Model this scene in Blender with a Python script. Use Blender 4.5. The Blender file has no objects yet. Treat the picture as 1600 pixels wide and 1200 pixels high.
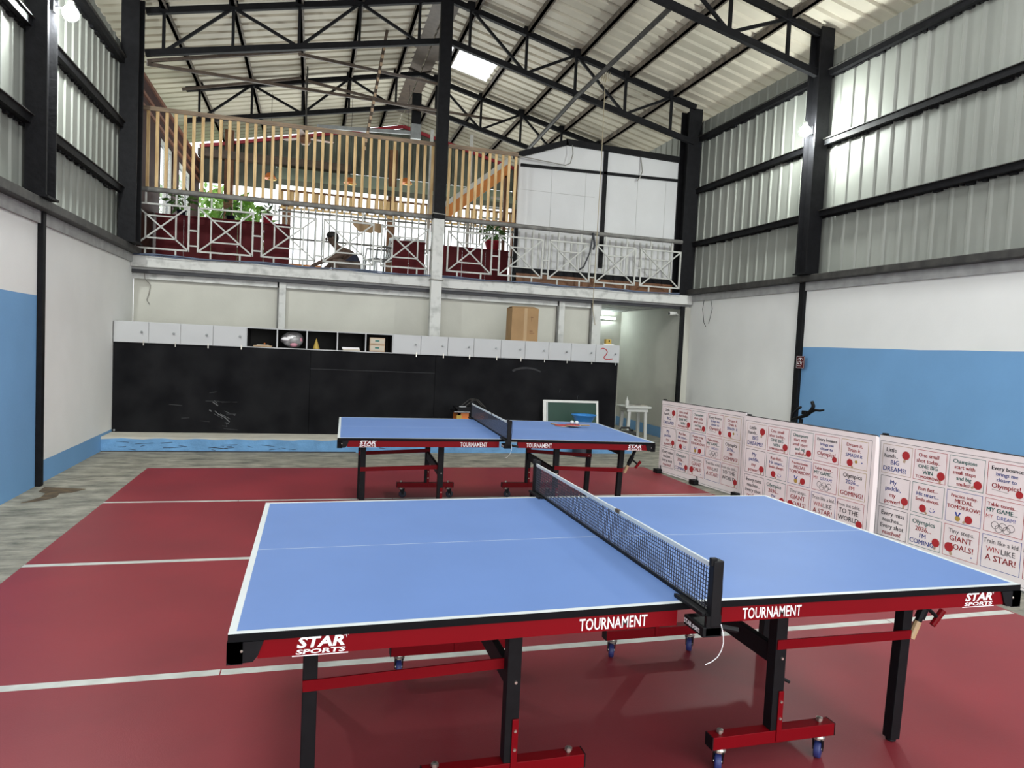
import bpy, bmesh, math, random
from mathutils import Vector, Matrix, Euler
random.seed(7)
sc = bpy.context.scene
COL = sc.collection
pi = math.pi

# ------------------------------------------------------------------ camera
cd = bpy.data.cameras.new('camera')
cam = bpy.data.objects.new('camera', cd)
COL.objects.link(cam)
cam.location = (0.192, -1.923, 1.555)
cam.rotation_euler = (math.radians(86.942), math.radians(-2.718), math.radians(-15.852))
cd.sensor_width = 36.0
cd.lens = 1091.576 / 1600 * 36
cd.clip_start = 0.05
cd.clip_end = 400
sc.camera = cam

# ------------------------------------------------------------------ view, world, daylight, fill lights
sc.view_settings.view_transform = 'Standard'
sc.view_settings.look = 'None'
sc.view_settings.gamma = 1
sc.view_settings.use_curve_mapping = False
sc.view_settings.exposure = 0.2
world = bpy.data.worlds.new('overcast_sky')
sc.world = world
world.use_nodes = True
bg = world.node_tree.nodes['Background']
bg.inputs[0].default_value = (0.93, 0.97, 1.0, 1)
bg.inputs[1].default_value = 2.2


def area_light(name, loc, rot, sx, sy, power, color=(1, 1, 1)):
    l = bpy.data.lights.new(name, 'AREA')
    l.shape = 'RECTANGLE'
    l.size, l.size_y, l.energy, l.color = sx, sy, power, color
    o = bpy.data.objects.new(name, l)
    o.location = loc
    o.rotation_euler = rot
    COL.objects.link(o)
    return o


# fill light added behind the camera, where the hall is left open
area_light('front_fill', (2.1, -5.6, 2.9), (math.radians(96), 0, 0), 8.6, 5.4, 310, (0.98, 0.99, 1.0))
# daylight through the open back of the mezzanine
area_light('daylight_back', (1.6, 14.45, 3.5), (math.radians(-115), 0, 0), 6.0, 1.5, 230, (0.95, 1.0, 0.98))
# overhead fill lights added below the unseen roof openings of the near half
for _x, _y in ((-0.3, 3.2), (4.5, 3.2), (-0.3, -1.8), (4.5, -1.8)):
    area_light('roof_fill', (_x, _y, 6.98 - 0.236 * abs(_x - 2.08) - 0.2), (0, 0, 0), 1.6, 2.2, 85, (0.98, 1.0, 0.99))


# ------------------------------------------------------------------ materials
def lin(c):
    c /= 255.0
    return c / 12.92 if c <= 0.04045 else ((c + 0.055) / 1.055) ** 2.4


def rgb(r, g, b):
    return (lin(r), lin(g), lin(b), 1)


def mat(name, col, rough=0.6, metal=0.0, var=0.0, scale=6.0, bump=0.0, bscale=40.0, col2=None, stretch=None,
        spec=0.5, lo=0.35, hi=0.7, detail=5.0, coat=0.0):
    m = bpy.data.materials.new(name)
    m.use_nodes = True
    nt = m.node_tree
    b = nt.nodes['Principled BSDF']
    b.inputs['Base Color'].default_value = col
    b.inputs['Roughness'].default_value = rough
    b.inputs['Metallic'].default_value = metal
    b.inputs['Specular IOR Level'].default_value = spec
    b.inputs['Coat Weight'].default_value = coat
    tc = nt.nodes.new('ShaderNodeTexCoord')
    src = tc.outputs['Object']
    if stretch:
        mp = nt.nodes.new('ShaderNodeMapping')
        mp.inputs['Scale'].default_value = stretch
        nt.links.new(src, mp.inputs['Vector'])
        src = mp.outputs['Vector']
    if var > 0 or col2:
        n = nt.nodes.new('ShaderNodeTexNoise')
        n.inputs['Scale'].default_value = scale
        n.inputs['Detail'].default_value = detail
        nt.links.new(src, n.inputs['Vector'])
        r = nt.nodes.new('ShaderNodeValToRGB')
        c2 = col2 or tuple(max(0, c * (1 - var)) for c in col[:3]) + (1,)
        r.color_ramp.elements[0].color = c2
        r.color_ramp.elements[0].position = lo
        r.color_ramp.elements[1].color = col
        r.color_ramp.elements[1].position = hi
        nt.links.new(n.outputs['Fac'], r.inputs['Fac'])
        nt.links.new(r.outputs['Color'], b.inputs['Base Color'])
    if bump > 0:
        n2 = nt.nodes.new('ShaderNodeTexNoise')
        n2.inputs['Scale'].default_value = bscale
        n2.inputs['Detail'].default_value = 4
        nt.links.new(src, n2.inputs['Vector'])
        bp = nt.nodes.new('ShaderNodeBump')
        bp.inputs['Strength'].default_value = bump
        bp.inputs['Distance'].default_value = 0.02
        nt.links.new(n2.outputs['Fac'], bp.inputs['Height'])
        nt.links.new(bp.outputs['Normal'], b.inputs['Normal'])
    return m


def emit(name, col, strength):
    m = bpy.data.materials.new(name)
    m.use_nodes = True
    nt = m.node_tree
    nt.nodes.remove(nt.nodes['Principled BSDF'])
    e = nt.nodes.new('ShaderNodeEmission')
    e.inputs[0].default_value = col
    e.inputs[1].default_value = strength
    nt.links.new(e.outputs[0], nt.nodes['Material Output'].inputs[0])
    return m


def translucent(name, col, t):
    m = bpy.data.materials.new(name)
    m.use_nodes = True
    nt = m.node_tree
    nt.nodes.remove(nt.nodes['Principled BSDF'])
    a = nt.nodes.new('ShaderNodeBsdfTransparent')
    d = nt.nodes.new('ShaderNodeBsdfTranslucent')
    d.inputs[0].default_value = col
    mx = nt.nodes.new('ShaderNodeMixShader')
    mx.inputs[0].default_value = t
    nt.links.new(a.outputs[0], mx.inputs[1])
    nt.links.new(d.outputs[0], mx.inputs[2])
    nt.links.new(mx.outputs[0], nt.nodes['Material Output'].inputs[0])
    return m


M = {}
M['blue_top'] = mat('table_blue', (0.112, 0.202, 0.445, 1), 0.5, spec=0.3, var=0.06, scale=3)
M['line_white'] = mat('line_white', (0.56, 0.60, 0.60, 1), 0.45, var=0.05)
M['black'] = mat('satin_black', (0.008, 0.008, 0.009, 1), 0.5, spec=0.15, var=0.3, scale=20)
M['edge_black'] = mat('edge_black', (0.005, 0.005, 0.006, 1), 0.6, spec=0.1, var=0.3)
M['red_paint'] = mat('red_paint', (0.17, 0.0015, 0.005, 1), 0.45, spec=0.12, var=0.1, scale=5)
M['print_white'] = mat('print_white', (0.80, 0.78, 0.78, 1), 0.5, var=0.04)
M['zinc'] = mat('zinc', (0.62, 0.58, 0.5, 1), 0.32, 0.9, var=0.15, scale=30)
M['wheel_blue'] = mat('wheel_blue', (0.022, 0.030, 0.13, 1), 0.5, var=0.15)
M['wheel_dark'] = mat('wheel_dark', (0.015, 0.016, 0.03, 1), 0.5, var=0.15)
M['mat_red'] = mat('sports_mat_red', (0.245, 0.030, 0.038, 1), 0.42, spec=0.22, var=0.10, scale=1.3, bump=0.05, bscale=180, col2=(0.19, 0.026, 0.033, 1), detail=8)
M['tape'] = mat('grey_tape', (0.56, 0.58, 0.53, 1), 0.45, var=0.25, scale=9)
M['concrete'] = mat('stained_concrete', (0.40, 0.375, 0.305, 1), 0.85, spec=0.2, scale=4.5, bump=0.3, bscale=24,
                    col2=(0.105, 0.105, 0.088, 1), stretch=(0.7, 1.7, 1), lo=0.33, hi=0.72, detail=15)
_n = [q for q in M['concrete'].node_tree.nodes if q.type == 'TEX_NOISE'][0]
_n.inputs['Roughness'].default_value = 0.68
M['wall_white'] = mat('wall_white', (0.80, 0.80, 0.775, 1), 0.85, var=0.06, scale=1.5, bump=0.05)
M['board_white'] = mat('board_white', (0.60, 0.60, 0.60, 1), 0.85, var=0.08, scale=1.5, bump=0.05)
M['wall_cream'] = mat('wall_cream', (0.545, 0.535, 0.47, 1), 0.85, var=0.13, scale=1.6, bump=0.05)
M['wall_blue'] = mat('wall_blue', (0.17, 0.36, 0.62, 1), 0.7, var=0.07, scale=2, bump=0.05)
M['plinth_blue'] = mat('plinth_blue', (0.16, 0.36, 0.62, 1), 0.75, var=0.25, scale=5, bump=0.5, bscale=14)
M['concrete_pale'] = mat('pale_render', (0.42, 0.42, 0.41, 1), 0.85, var=0.25, scale=7)
M['ledge'] = mat('ledge_cream', (0.55, 0.52, 0.44, 1), 0.8, var=0.2, scale=4)
M['steel_black'] = mat('steel_black', (0.009, 0.009, 0.0105, 1), 0.65, spec=0.15, var=0.4, scale=14, bump=0.15, bscale=30)
M['steel_dark'] = mat('steel_dusty', (0.045, 0.042, 0.036, 1), 0.6, scale=16, col2=(0.015, 0.014, 0.013, 1))
M['purlin'] = mat('purlin_dark', (0.19, 0.155, 0.12, 1), 0.7, scale=10, col2=(0.06, 0.05, 0.04, 1))
M['steel_brown'] = mat('steel_brown', (0.10, 0.07, 0.05, 1), 0.6, var=0.4, scale=12)
M['sill_grey'] = mat('sill_grey', (0.05, 0.047, 0.042, 1), 0.6, scale=9, col2=(0.018, 0.017, 0.016, 1))
M['cladding'] = mat('cladding_green_grey', (0.30, 0.31, 0.28, 1), 0.6, 0.0, spec=0.3, scale=0.9, col2=(0.21, 0.22, 0.195, 1), stretch=(1, 1, 0.5), detail=9)
M['roofing'] = mat('roofing_sheet', (0.64, 0.59, 0.48, 1), 0.6, 0.0, scale=0.7, col2=(0.44, 0.41, 0.33, 1), detail=9)
M['gable'] = mat('gable_sheet', (0.20, 0.225, 0.18, 1), 0.7, 0.0, scale=1.0, col2=(0.045, 0.05, 0.04, 1), detail=8)
M['pale_green'] = mat('pale_green_sheet', (0.36, 0.44, 0.36, 1), 0.6, var=0.15, scale=2)
M['chipped_white'] = mat('chipped_white', (0.56, 0.56, 0.53, 1), 0.7, scale=7, col2=(0.36, 0.36, 0.34, 1), lo=0.3, hi=0.5, detail=10)
M['rail_white'] = mat('rail_white', (0.50, 0.50, 0.465, 1), 0.6, var=0.2, scale=12)
M['rail_grey'] = mat('rail_grey', (0.20, 0.195, 0.18, 1), 0.6, var=0.45, scale=9)
M['wood'] = mat('pine_slats', (0.70, 0.50, 0.25, 1), 0.65, scale=5, col2=(0.46, 0.29, 0.12, 1), stretch=(6, 6, 0.7))
M['wood_grey'] = mat('weathered_wood', (0.30, 0.21, 0.13, 1), 0.7, scale=5, col2=(0.14, 0.10, 0.07, 1), stretch=(0.7, 6, 6))
M['orange_wood'] = mat('red_brown_wood', (0.22, 0.075, 0.035, 1), 0.6, var=0.3, scale=6)
M['wood_dark'] = mat('stained_wood', (0.20, 0.085, 0.035, 1), 0.6, var=0.4, scale=8)
M['maroon'] = mat('maroon_panel', (0.10, 0.010, 0.014, 1), 0.7, spec=0.2, var=0.25, scale=2, stretch=(5, 5, 1))
M['brown_wall'] = mat('brown_red_wall', (0.055, 0.020, 0.017, 1), 0.8, spec=0.2, var=0.4, scale=4)
M['locker_white'] = mat('locker_white', (0.46, 0.465, 0.465, 1), 0.5, var=0.05, scale=3)
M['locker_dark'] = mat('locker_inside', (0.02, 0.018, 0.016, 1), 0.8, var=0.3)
M['board_black'] = mat('board_black', (0.005, 0.005, 0.006, 1), 0.7, spec=0.06, scale=2.5, col2=(0.013, 0.013, 0.014, 1), detail=10)
M['chalk'] = mat('chalk_smear', (0.16, 0.16, 0.165, 1), 0.8, var=0.5, scale=60)
M['chalk_dim'] = mat('dim_smear', (0.028, 0.028, 0.03, 1), 0.8, var=0.5, scale=30)
M['carton'] = mat('cardboard', (0.33, 0.20, 0.09, 1), 0.8, var=0.15, scale=5)
M['carton_tape'] = mat('packing_tape', (0.38, 0.25, 0.12, 1), 0.35, var=0.1)  # tape band round the cardboard box
M['red_ink'] = mat('red_ink', (0.42, 0.02, 0.025, 1), 0.7, var=0.1)
M['blue_ink'] = mat('blue_ink', (0.04, 0.075, 0.34, 1), 0.7, var=0.1)
M['green_ink'] = mat('green_ink', (0.015, 0.15, 0.13, 1), 0.7, var=0.1)
M['black_ink'] = mat('black_ink', (0.022, 0.022, 0.03, 1), 0.7, var=0.1)
M['gold_ink'] = mat('gold_ink', (0.46, 0.31, 0.06, 1), 0.7, var=0.1)
M['tan_ink'] = mat('tan_ink', (0.50, 0.36, 0.24, 1), 0.7, var=0.1)
M['banner'] = mat('banner_vinyl', (0.86, 0.79, 0.78, 1), 0.55, var=0.05, scale=4, bump=0.12, bscale=6)
M['plastic_white'] = mat('plastic_white', (0.66, 0.66, 0.62, 1), 0.5, var=0.08)
M['chalkboard'] = mat('chalkboard_green', (0.014, 0.055, 0.036, 1), 0.6, var=0.25, scale=3)
M['bowl_blue'] = mat('basin_blue', (0.03, 0.20, 0.52, 1), 0.35, var=0.08)
M['orange'] = mat('orange_plastic', (0.62, 0.17, 0.025, 1), 0.5, var=0.2, scale=6)
M['rubber_red'] = mat('rubber_red', (0.36, 0.03, 0.04, 1), 0.7, var=0.15)
M['ply'] = mat('paddle_ply', (0.50, 0.34, 0.18, 1), 0.5, var=0.2)
M['skin'] = mat('skin_brown', (0.11, 0.068, 0.05, 1), 0.6, var=0.1)
M['hair'] = mat('hair_black', (0.012, 0.010, 0.010, 1), 0.6, var=0.2)
M['shirt'] = mat('shirt_grey_brown', (0.13, 0.10, 0.085, 1), 0.8, var=0.15)
M['shorts'] = mat('shorts_navy', (0.02, 0.024, 0.05, 1), 0.8, var=0.15)
M['leaf'] = mat('leaf_green', (0.10, 0.22, 0.035, 1), 0.5, scale=3, col2=(0.04, 0.12, 0.02, 1))
M['leaf_bright'] = mat('leaf_light', (0.30, 0.48, 0.10, 1), 0.5, scale=3, col2=(0.14, 0.30, 0.05, 1))
M['bark'] = mat('bark', (0.10, 0.07, 0.045, 1), 0.8, var=0.3)
M['pot_red'] = mat('pot_red', (0.42, 0.03, 0.05, 1), 0.5, var=0.1)
M['orange_paint'] = mat('orange_paint', (0.78, 0.29, 0.07, 1), 0.6, var=0.12)
M['cable'] = mat('cable_grey', (0.28, 0.27, 0.24, 1), 0.7, var=0.2)
M['cable_dark'] = mat('cable_dark', (0.03, 0.03, 0.035, 1), 0.6, var=0.2)
M['cable_blue'] = mat('cable_blue', (0.10, 0.13, 0.20, 1), 0.6, var=0.2)
M['rope'] = mat('rope', (0.35, 0.30, 0.20, 1), 0.9, var=0.3)
M['paper'] = mat('paper', (0.52, 0.47, 0.38, 1), 0.8, var=0.1)
M['paper_brown'] = mat('brown_paper', (0.42, 0.29, 0.17, 1), 0.8, var=0.2)
M['bag_clear'] = mat('plastic_bag', (0.46, 0.45, 0.44, 1), 0.25, scale=7, col2=(0.16, 0.15, 0.15, 1), bump=0.8, bscale=9)
M['pink'] = mat('pink_cloth', (0.50, 0.22, 0.27, 1), 0.7, var=0.1)
M['stain'] = mat('rusty_stain', (0.13, 0.085, 0.04, 1), 0.8, scale=14, col2=(0.05, 0.035, 0.02, 1))
M['galv'] = mat('galvanised', (0.34, 0.36, 0.36, 1), 0.4, 0.7, var=0.25, scale=9)
M['outside_ground'] = mat('outside_ground', (0.30, 0.29, 0.25, 1), 0.9, var=0.3)
M['skylight'] = translucent('clear_roof_sheet', (0.95, 0.97, 1.0, 1), 0.35)
M['pane'] = translucent('window_pane', (0.93, 0.97, 0.97, 1), 0.15)
M['led_right'] = emit('led_glow_right', (0.94, 1.0, 0.96, 1), 1050.0)
M['led_left'] = emit('led_glow_left', (0.95, 1.0, 0.98, 1), 1250.0)
M['tube_glow'] = emit('tube_glow', (0.85, 1.0, 1.0, 1), 60.0)


# ------------------------------------------------------------------ mesh builder
class MB:
    def __init__(s):
        s.v, s.f, s.m, s.sm = [], [], [], []
        s.mats = []
        s.cur = 0
        s.smooth = False

    def use(s, m, smooth=False):
        m = M[m] if isinstance(m, str) else m
        if m not in s.mats:
            s.mats.append(m)
        s.cur = s.mats.index(m)
        s.smooth = smooth
        return s

    def add(s, vs, fs):
        b = len(s.v)
        s.v += [tuple(x) for x in vs]
        for f in fs:
            s.f.append(tuple(b + i for i in f))
            s.m.append(s.cur)
            s.sm.append(s.smooth)
        return s

    BF = [(0, 3, 2, 1), (4, 5, 6, 7), (0, 1, 5, 4), (1, 2, 6, 5), (2, 3, 7, 6), (3, 0, 4, 7)]

    def box(s, x0, x1, y0, y1, z0, z1, c=0.0):
        if c > 0:
            return s.obox(Vector(((x0 + x1) / 2, (y0 + y1) / 2, (z0 + z1) / 2)), Vector((1, 0, 0)), Vector((0, 1, 0)), Vector((0, 0, 1)),
                          x1 - x0, y1 - y0, z1 - z0, c)
        return s.add([(x0, y0, z0), (x1, y0, z0), (x1, y1, z0), (x0, y1, z0), (x0, y0, z1), (x1, y0, z1), (x1, y1, z1), (x0, y1, z1)], s.BF)

    def obox(s, c, ax, ay, az, lx, ly, lz, ch=0.0):
        c = Vector(c)
        if ch <= 0:
            vs = []
            for k in (-1, 1):
                for (i, j) in ((-1, -1), (1, -1), (1, 1), (-1, 1)):
                    vs.append(c + ax * (i * lx / 2) + ay * (j * ly / 2) + az * (k * lz / 2))
            return s.add(vs, s.BF)
        # chamfered box through bmesh
        bm = bmesh.new()
        bmesh.ops.create_cube(bm, size=1)
        for v in bm.verts:
            v.co = Vector((v.co.x * lx, v.co.y * ly, v.co.z * lz))
        bmesh.ops.bevel(bm, geom=list(bm.edges), offset=ch, segments=2, affect='EDGES', profile=0.6)
        bm.verts.index_update()
        vs = [c + ax * v.co.x + ay * v.co.y + az * v.co.z for v in bm.verts]
        fs = [[v.index for v in f.verts] for f in bm.faces]
        bm.free()
        return s.add(vs, fs)

    def bar(s, p, q, w, h, up=(0, 0, 1), ch=0.0):
        p, q = Vector(p), Vector(q)
        d = q - p
        L = d.length
        d.normalize()
        up = Vector(up)
        if abs(d.dot(up)) > 0.98:
            up = Vector((0, 1, 0)) if abs(d.y) < 0.9 else Vector((1, 0, 0))
        side = d.cross(up).normalized()
        up = side.cross(d).normalized()
        return s.obox((p + q) / 2, d, side, up, L, w, h, ch)

    def tube(s, pts, r, n=8, cap=True):
        pts = [Vector(p) for p in pts]
        rs = r if isinstance(r, (list, tuple)) else [r] * len(pts)
        vs, fs = [], []
        ref = None
        for i, p in enumerate(pts):
            a = pts[max(0, i - 1)]
            b = pts[min(len(pts) - 1, i + 1)]
            d = (b - a).normalized()
            if ref is None:
                ref = Vector((0, 0, 1)) if abs(d.z) < 0.9 else Vector((1, 0, 0))
            e1 = (ref - d * ref.dot(d)).normalized()
            ref = e1
            e2 = d.cross(e1)
            for k in range(n):
                t = 2 * pi * k / n
                vs.append(p + e1 * (rs[i] * math.cos(t)) + e2 * (rs[i] * math.sin(t)))
        for i in range(len(pts) - 1):
            for k in range(n):
                fs.append((i * n + k, i * n + (k + 1) % n, (i + 1) * n + (k + 1) % n, (i + 1) * n + k))
        if cap:
            fs.append(tuple(range(n - 1, -1, -1)))
            fs.append(tuple((len(pts) - 1) * n + k for k in range(n)))
        return s.add(vs, fs)

    def lathe(s, prof, n=20, o=(0, 0, 0), ax=(0, 0, 1)):
        o, ax = Vector(o), Vector(ax).normalized()
        e1 = ax.orthogonal().normalized()
        e2 = ax.cross(e1)
        vs, fs = [], []
        for (r, z) in prof:
            for k in range(n):
                t = 2 * pi * k / n
                vs.append(o + ax * z + e1 * (r * math.cos(t)) + e2 * (r * math.sin(t)))
        for i in range(len(prof) - 1):
            for k in range(n):
                fs.append((i * n + k, i * n + (k + 1) % n, (i + 1) * n + (k + 1) % n, (i + 1) * n + k))
        fs.append(tuple(range(n - 1, -1, -1)))
        fs.append(tuple((len(prof) - 1) * n + k for k in range(n)))
        return s.add(vs, fs)

    def ball(s, c, r, n=12, m=8, sc3=(1, 1, 1)):
        vs, fs = [], []
        c = Vector(c)
        for i in range(1, m):
            ph = pi * i / m
            for k in range(n):
                t = 2 * pi * k / n
                vs.append(c + Vector((r * sc3[0] * math.sin(ph) * math.cos(t), r * sc3[1] * math.sin(ph) * math.sin(t), r * sc3[2] * math.cos(ph))))
        for i in range(m - 2):
            for k in range(n):
                fs.append((i * n + k, (i + 1) * n + k, (i + 1) * n + (k + 1) % n, i * n + (k + 1) % n))
        t0 = len(vs)
        vs += [c + Vector((0, 0, r * sc3[2])), c - Vector((0, 0, r * sc3[2]))]
        for k in range(n):
            fs.append((t0, k, (k + 1) % n))
            fs.append((t0 + 1, (m - 2) * n + (k + 1) % n, (m - 2) * n + k))
        return s.add(vs, fs)

    def prism(s, poly, o, u, v, w, t):
        """polygon (2D list) in plane o+u,v, thickness t along w"""
        o, u, v, w = Vector(o), Vector(u), Vector(v), Vector(w)
        n = len(poly)
        vs = [o + u * a + v * b for a, b in poly] + [o + u * a + v * b + w * t for a, b in poly]
        fs = [tuple(range(n - 1, -1, -1)), tuple(range(n, 2 * n))]
        fs += [(i, (i + 1) % n, n + (i + 1) % n, n + i) for i in range(n)]
        return s.add(vs, fs)

    def flat(s, poly, o, u, v):
        o, u, v = Vector(o), Vector(u), Vector(v)
        return s.add([o + u * a + v * b for a, b in poly], [tuple(range(len(poly)))])

    def rect_ring(s, x0, x1, y0, y1, t, o, u, v):
        for a in ((x0, x1, y0, y0 + t), (x0, x1, y1 - t, y1), (x0, x0 + t, y0 + t, y1 - t), (x1 - t, x1, y0 + t, y1 - t)):
            s.flat([(a[0], a[2]), (a[1], a[2]), (a[1], a[3]), (a[0], a[3])], o, u, v)
        return s

    def disc(s, cx, cy, r, o, u, v, n=20, r2=None):
        r2 = r2 or r
        return s.flat([(cx + r * math.cos(2 * pi * k / n), cy + r2 * math.sin(2 * pi * k / n)) for k in range(n)], o, u, v)

    def ring(s, cx, cy, r, t, o, u, v, n=24):
        for k in range(n):
            a, b = 2 * pi * k / n, 2 * pi * (k + 1) / n
            s.flat([(cx + r * math.cos(a), cy + r * math.sin(a)), (cx + r * math.cos(b), cy + r * math.sin(b)),
                    (cx + (r - t) * math.cos(b), cy + (r - t) * math.sin(b)), (cx + (r - t) * math.cos(a), cy + (r - t) * math.sin(a))], o, u, v)
        return s

    def text(s, body, o, u, v, cap, width=None, align='c', bold=0.0, shear=0.0, maxw=None):
        vs, fs, x0, x1 = text_geo(body, bold, shear)
        k = cap / 0.70
        kx = k
        w = (x1 - x0) * k
        if width:
            kx = k * width / w
            w = width
        elif maxw and w > maxw:
            kx = k * maxw / w
            w = maxw
        off = -w / 2 if align == 'c' else (-w if align == 'r' else 0)
        o, u, v = Vector(o), Vector(u), Vector(v)
        s.add([o + u * ((a - x0) * kx + off) + v * (b * k) for a, b in vs], fs)
        return s

    def build(s, name, parent=None, bevel=0.0):
        me = bpy.data.meshes.new(name)
        me.from_pydata(s.v, [], s.f)
        for m in s.mats:
            me.materials.append(m)
        me.polygons.foreach_set('material_index', s.m)
        me.polygons.foreach_set('use_smooth', s.sm)
        me.update()
        o = bpy.data.objects.new(name, me)
        COL.objects.link(o)
        if parent:
            o.parent = parent
        if bevel > 0:
            b = o.modifiers.new('bevel', 'BEVEL')
            b.width = bevel
            b.segments = 2
            b.limit_method = 'ANGLE'
        return o


_tc = {}


def text_geo(body, bold, shear):
    key = (body, bold, shear)
    if key not in _tc:
        c = bpy.data.curves.new('lettering', 'FONT')
        c.body = body
        c.offset = bold
        c.shear = shear
        c.resolution_u = 2
        o = bpy.data.objects.new('lettering', c)
        COL.objects.link(o)
        dg = bpy.context.evaluated_depsgraph_get()
        dg.update()
        me = bpy.data.meshes.new_from_object(o.evaluated_get(dg))
        vs = [(v.co.x, v.co.y) for v in me.vertices]
        fs = [tuple(p.vertices) for p in me.polygons]
        bpy.data.objects.remove(o)
        bpy.data.curves.remove(c)
        bpy.data.meshes.remove(me)
        xs = [a for a, b in vs] or [0, 1]
        _tc[key] = (vs, fs, min(xs), max(xs))
    return _tc[key]


def empty(name, loc=(0, 0, 0), rz=0.0):
    o = bpy.data.objects.new(name, None)
    o.empty_display_size = 0.1
    o.location = loc
    o.rotation_euler = (0, 0, rz)
    COL.objects.link(o)
    return o


def tag(o, label=None, cat=None, group=None, kind=None):
    if label:
        o['label'] = label
    if cat:
        o['category'] = cat
    if group:
        o['group'] = group
    if kind:
        o['kind'] = kind
    return o


def struct(o):
    o['kind'] = 'structure'
    return o


def copy_tree(o, parent=None):
    c = o.copy()
    COL.objects.link(c)
    if parent:
        c.parent = parent
    for ch in list(o.children):
        copy_tree(ch, c)
    return c


X, Y, Z = Vector((1, 0, 0)), Vector((0, 1, 0)), Vector((0, 0, 1))
XL, XR = -2.33, 6.62          # faces of the side walls
YM = 9.2                      # front plane of the mezzanine
YB = 15.0                     # back of the mezzanine
YF = -5.5                     # unseen front end of the hall, left open for light
RX, RZ = 2.08, 7.02           # ridge x, ridge height


def roof_z(x):
    return RZ - (0.215 if x < RX else 0.240) * abs(x - RX)


# ================================================================== SETTING
mb = MB().use('concrete')
mb.box(XL - 0.3, XR + 0.3, YF, 13.0, -0.12, 0.0)
struct(mb.build('floor'))
mb = MB().use('outside_ground')
mb.box(-60, 60, -60, 80, -0.4, -0.13)
struct(mb.build('ground_outside'))


def wavy_split(mb, x, y0, y1, zlow, zhigh, mlow, mhigh, inward, n=24, amp=0.006, ztop=None):
    """inner face of a painted wall: low colour up to zlow, high colour above"""
    zs = [zlow + random.uniform(-amp, amp) for _ in range(n + 1)]
    for i in range(n):
        a, b = y0 + (y1 - y0) * i / n, y0 + (y1 - y0) * (i + 1) / n
        for (m, q) in ((mlow, [(x, a, 0), (x, b, 0), (x, b, zs[i + 1]), (x, a, zs[i])]),
                       (mhigh, [(x, a, zs[i]), (x, b, zs[i + 1]), (x, b, zhigh), (x, a, zhigh)])):
            mb.use(m)
            mb.add(q if inward < 0 else q, [(0, 1, 2, 3)] if inward < 0 else [(3, 2, 1, 0)])


def side_wall(name, x, inward, ysplit, zblue, yend):
    mb = MB().use('wall_white')
    xo = x - inward * 0.2
    # blockwork body with a hair's gap behind the painted skin
    a, b = sorted((xo, x - inward * 0.004))
    mb.box(a, b, YF, yend, 0.0, 2.6)
    wavy_split(mb, x, YF, ysplit, zblue, 2.6, 'wall_blue', 'wall_white', inward)
    wavy_split(mb, x, ysplit, yend, 0.22 if inward > 0 else 0.19, 2.6, 'wall_blue', 'wall_white', inward, amp=0.003)
    return struct(mb.build(name))


side_wall('wall_left', XL, 1, 5.72, 1.83, 9.35)
side_wall('wall_right', XR, -1, 6.22, 1.735, 9.3)


def ribbed(mb, horiz0, horiz1, pitch, low, high, place, rib=0.035, depth=0.028, mini=True):
    """trapezoid ribbed sheet: profile runs along 'horiz'; place(h, d, z) gives a point"""
    prof = []
    h = horiz0
    while h < horiz1 - 1e-6:
        prof += [(h, 0), (h + pitch * 0.5 - rib, 0), (h + pitch * 0.5 - rib * 0.45, depth), (h + pitch * 0.5 + rib * 0.45, depth), (h + pitch * 0.5 + rib, 0)]
        h += pitch
    prof = [(min(a, horiz1), d) for a, d in prof]
    prof.append((horiz1, 0))
    vs, fs = [], []
    for a, d in prof:
        vs.append(place(a, d, low(a) if callable(low) else low))
        vs.append(place(a, d, high(a) if callable(high) else high))
    for i in range(len(prof) - 1):
        fs.append((2 * i, 2 * i + 2, 2 * i + 3, 2 * i + 1))
    mb.add(vs, fs)


# corrugated side cladding above the blockwork
for name, x, s, yend, ztop in (('wall_left_cladding', XL - 0.05, 1, 9.35, 5.33), ('wall_right_cladding', XR + 0.05, -1, YB, 5.66)):
    mb = MB().use('cladding')
    ribbed(mb, YF, yend, 0.225, 2.62, ztop, lambda a, d, z, x=x, s=s: (x + s * d, a, z), rib=0.03, depth=0.016)
    struct(mb.build(name))
# the left side wall of the mezzanine storey, brown red, with two tall windows
mb = MB().use('brown_wall')
wy = [(11.0, 12.05), (12.65, 13.9)]
mb.box(XL - 0.15, XL, 9.35, wy[0][0], 2.4, 5.35)
mb.box(XL - 0.15, XL, wy[0][1], wy[1][0], 2.4, 5.35)
mb.box(XL - 0.15, XL, wy[1][1], YB, 2.4, 5.35)
for a, b in wy:
    mb.box(XL - 0.15, XL, a, b, 4.75, 5.35)
    mb.box(XL - 0.15, XL, a, b, 2.4, 2.7)
mb.use('orange_wood')
for z in (4.82, 5.0, 5.25):
    mb.box(XL, XL + 0.03, 9.36, YB, z, z + 0.05)
struct(mb.build('wall_left_upper'))
for i, (a, b) in enumerate(wy):
    w = MB().use('plastic_white')
    for yy in (a, (a + b) / 2 - 0.03, b - 0.06):
        w.box(XL - 0.06, XL - 0.02, yy, yy + 0.06, 2.7, 4.75)
    for zz in (2.7, 4.69):
        w.box(XL - 0.055, XL - 0.025, a + 0.06, b - 0.06, zz, zz + 0.06)
    o = struct(w.build('window_%d' % (i + 2)))
    g = MB().use('pane')
    g.box(XL - 0.045, XL - 0.04, a + 0.06, b - 0.06, 2.76, 4.69)
    g.build('pane', o)

# roof: two ribbed slopes, hole for the clear sheet on the right slope
SKX0, SKX1, SKY0, SKY1 = 2.28, 3.30, 10.78, 11.78
mb = MB().use('roofing')


def roof_strip(y0, y1, x0, x1, pitch=0.26):
    def place(a, d, x):
        return (x, a, roof_z(x) + d)
    ribbed(mb, y0, y1, pitch, x0, x1, place, rib=0.045, depth=0.035)


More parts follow.
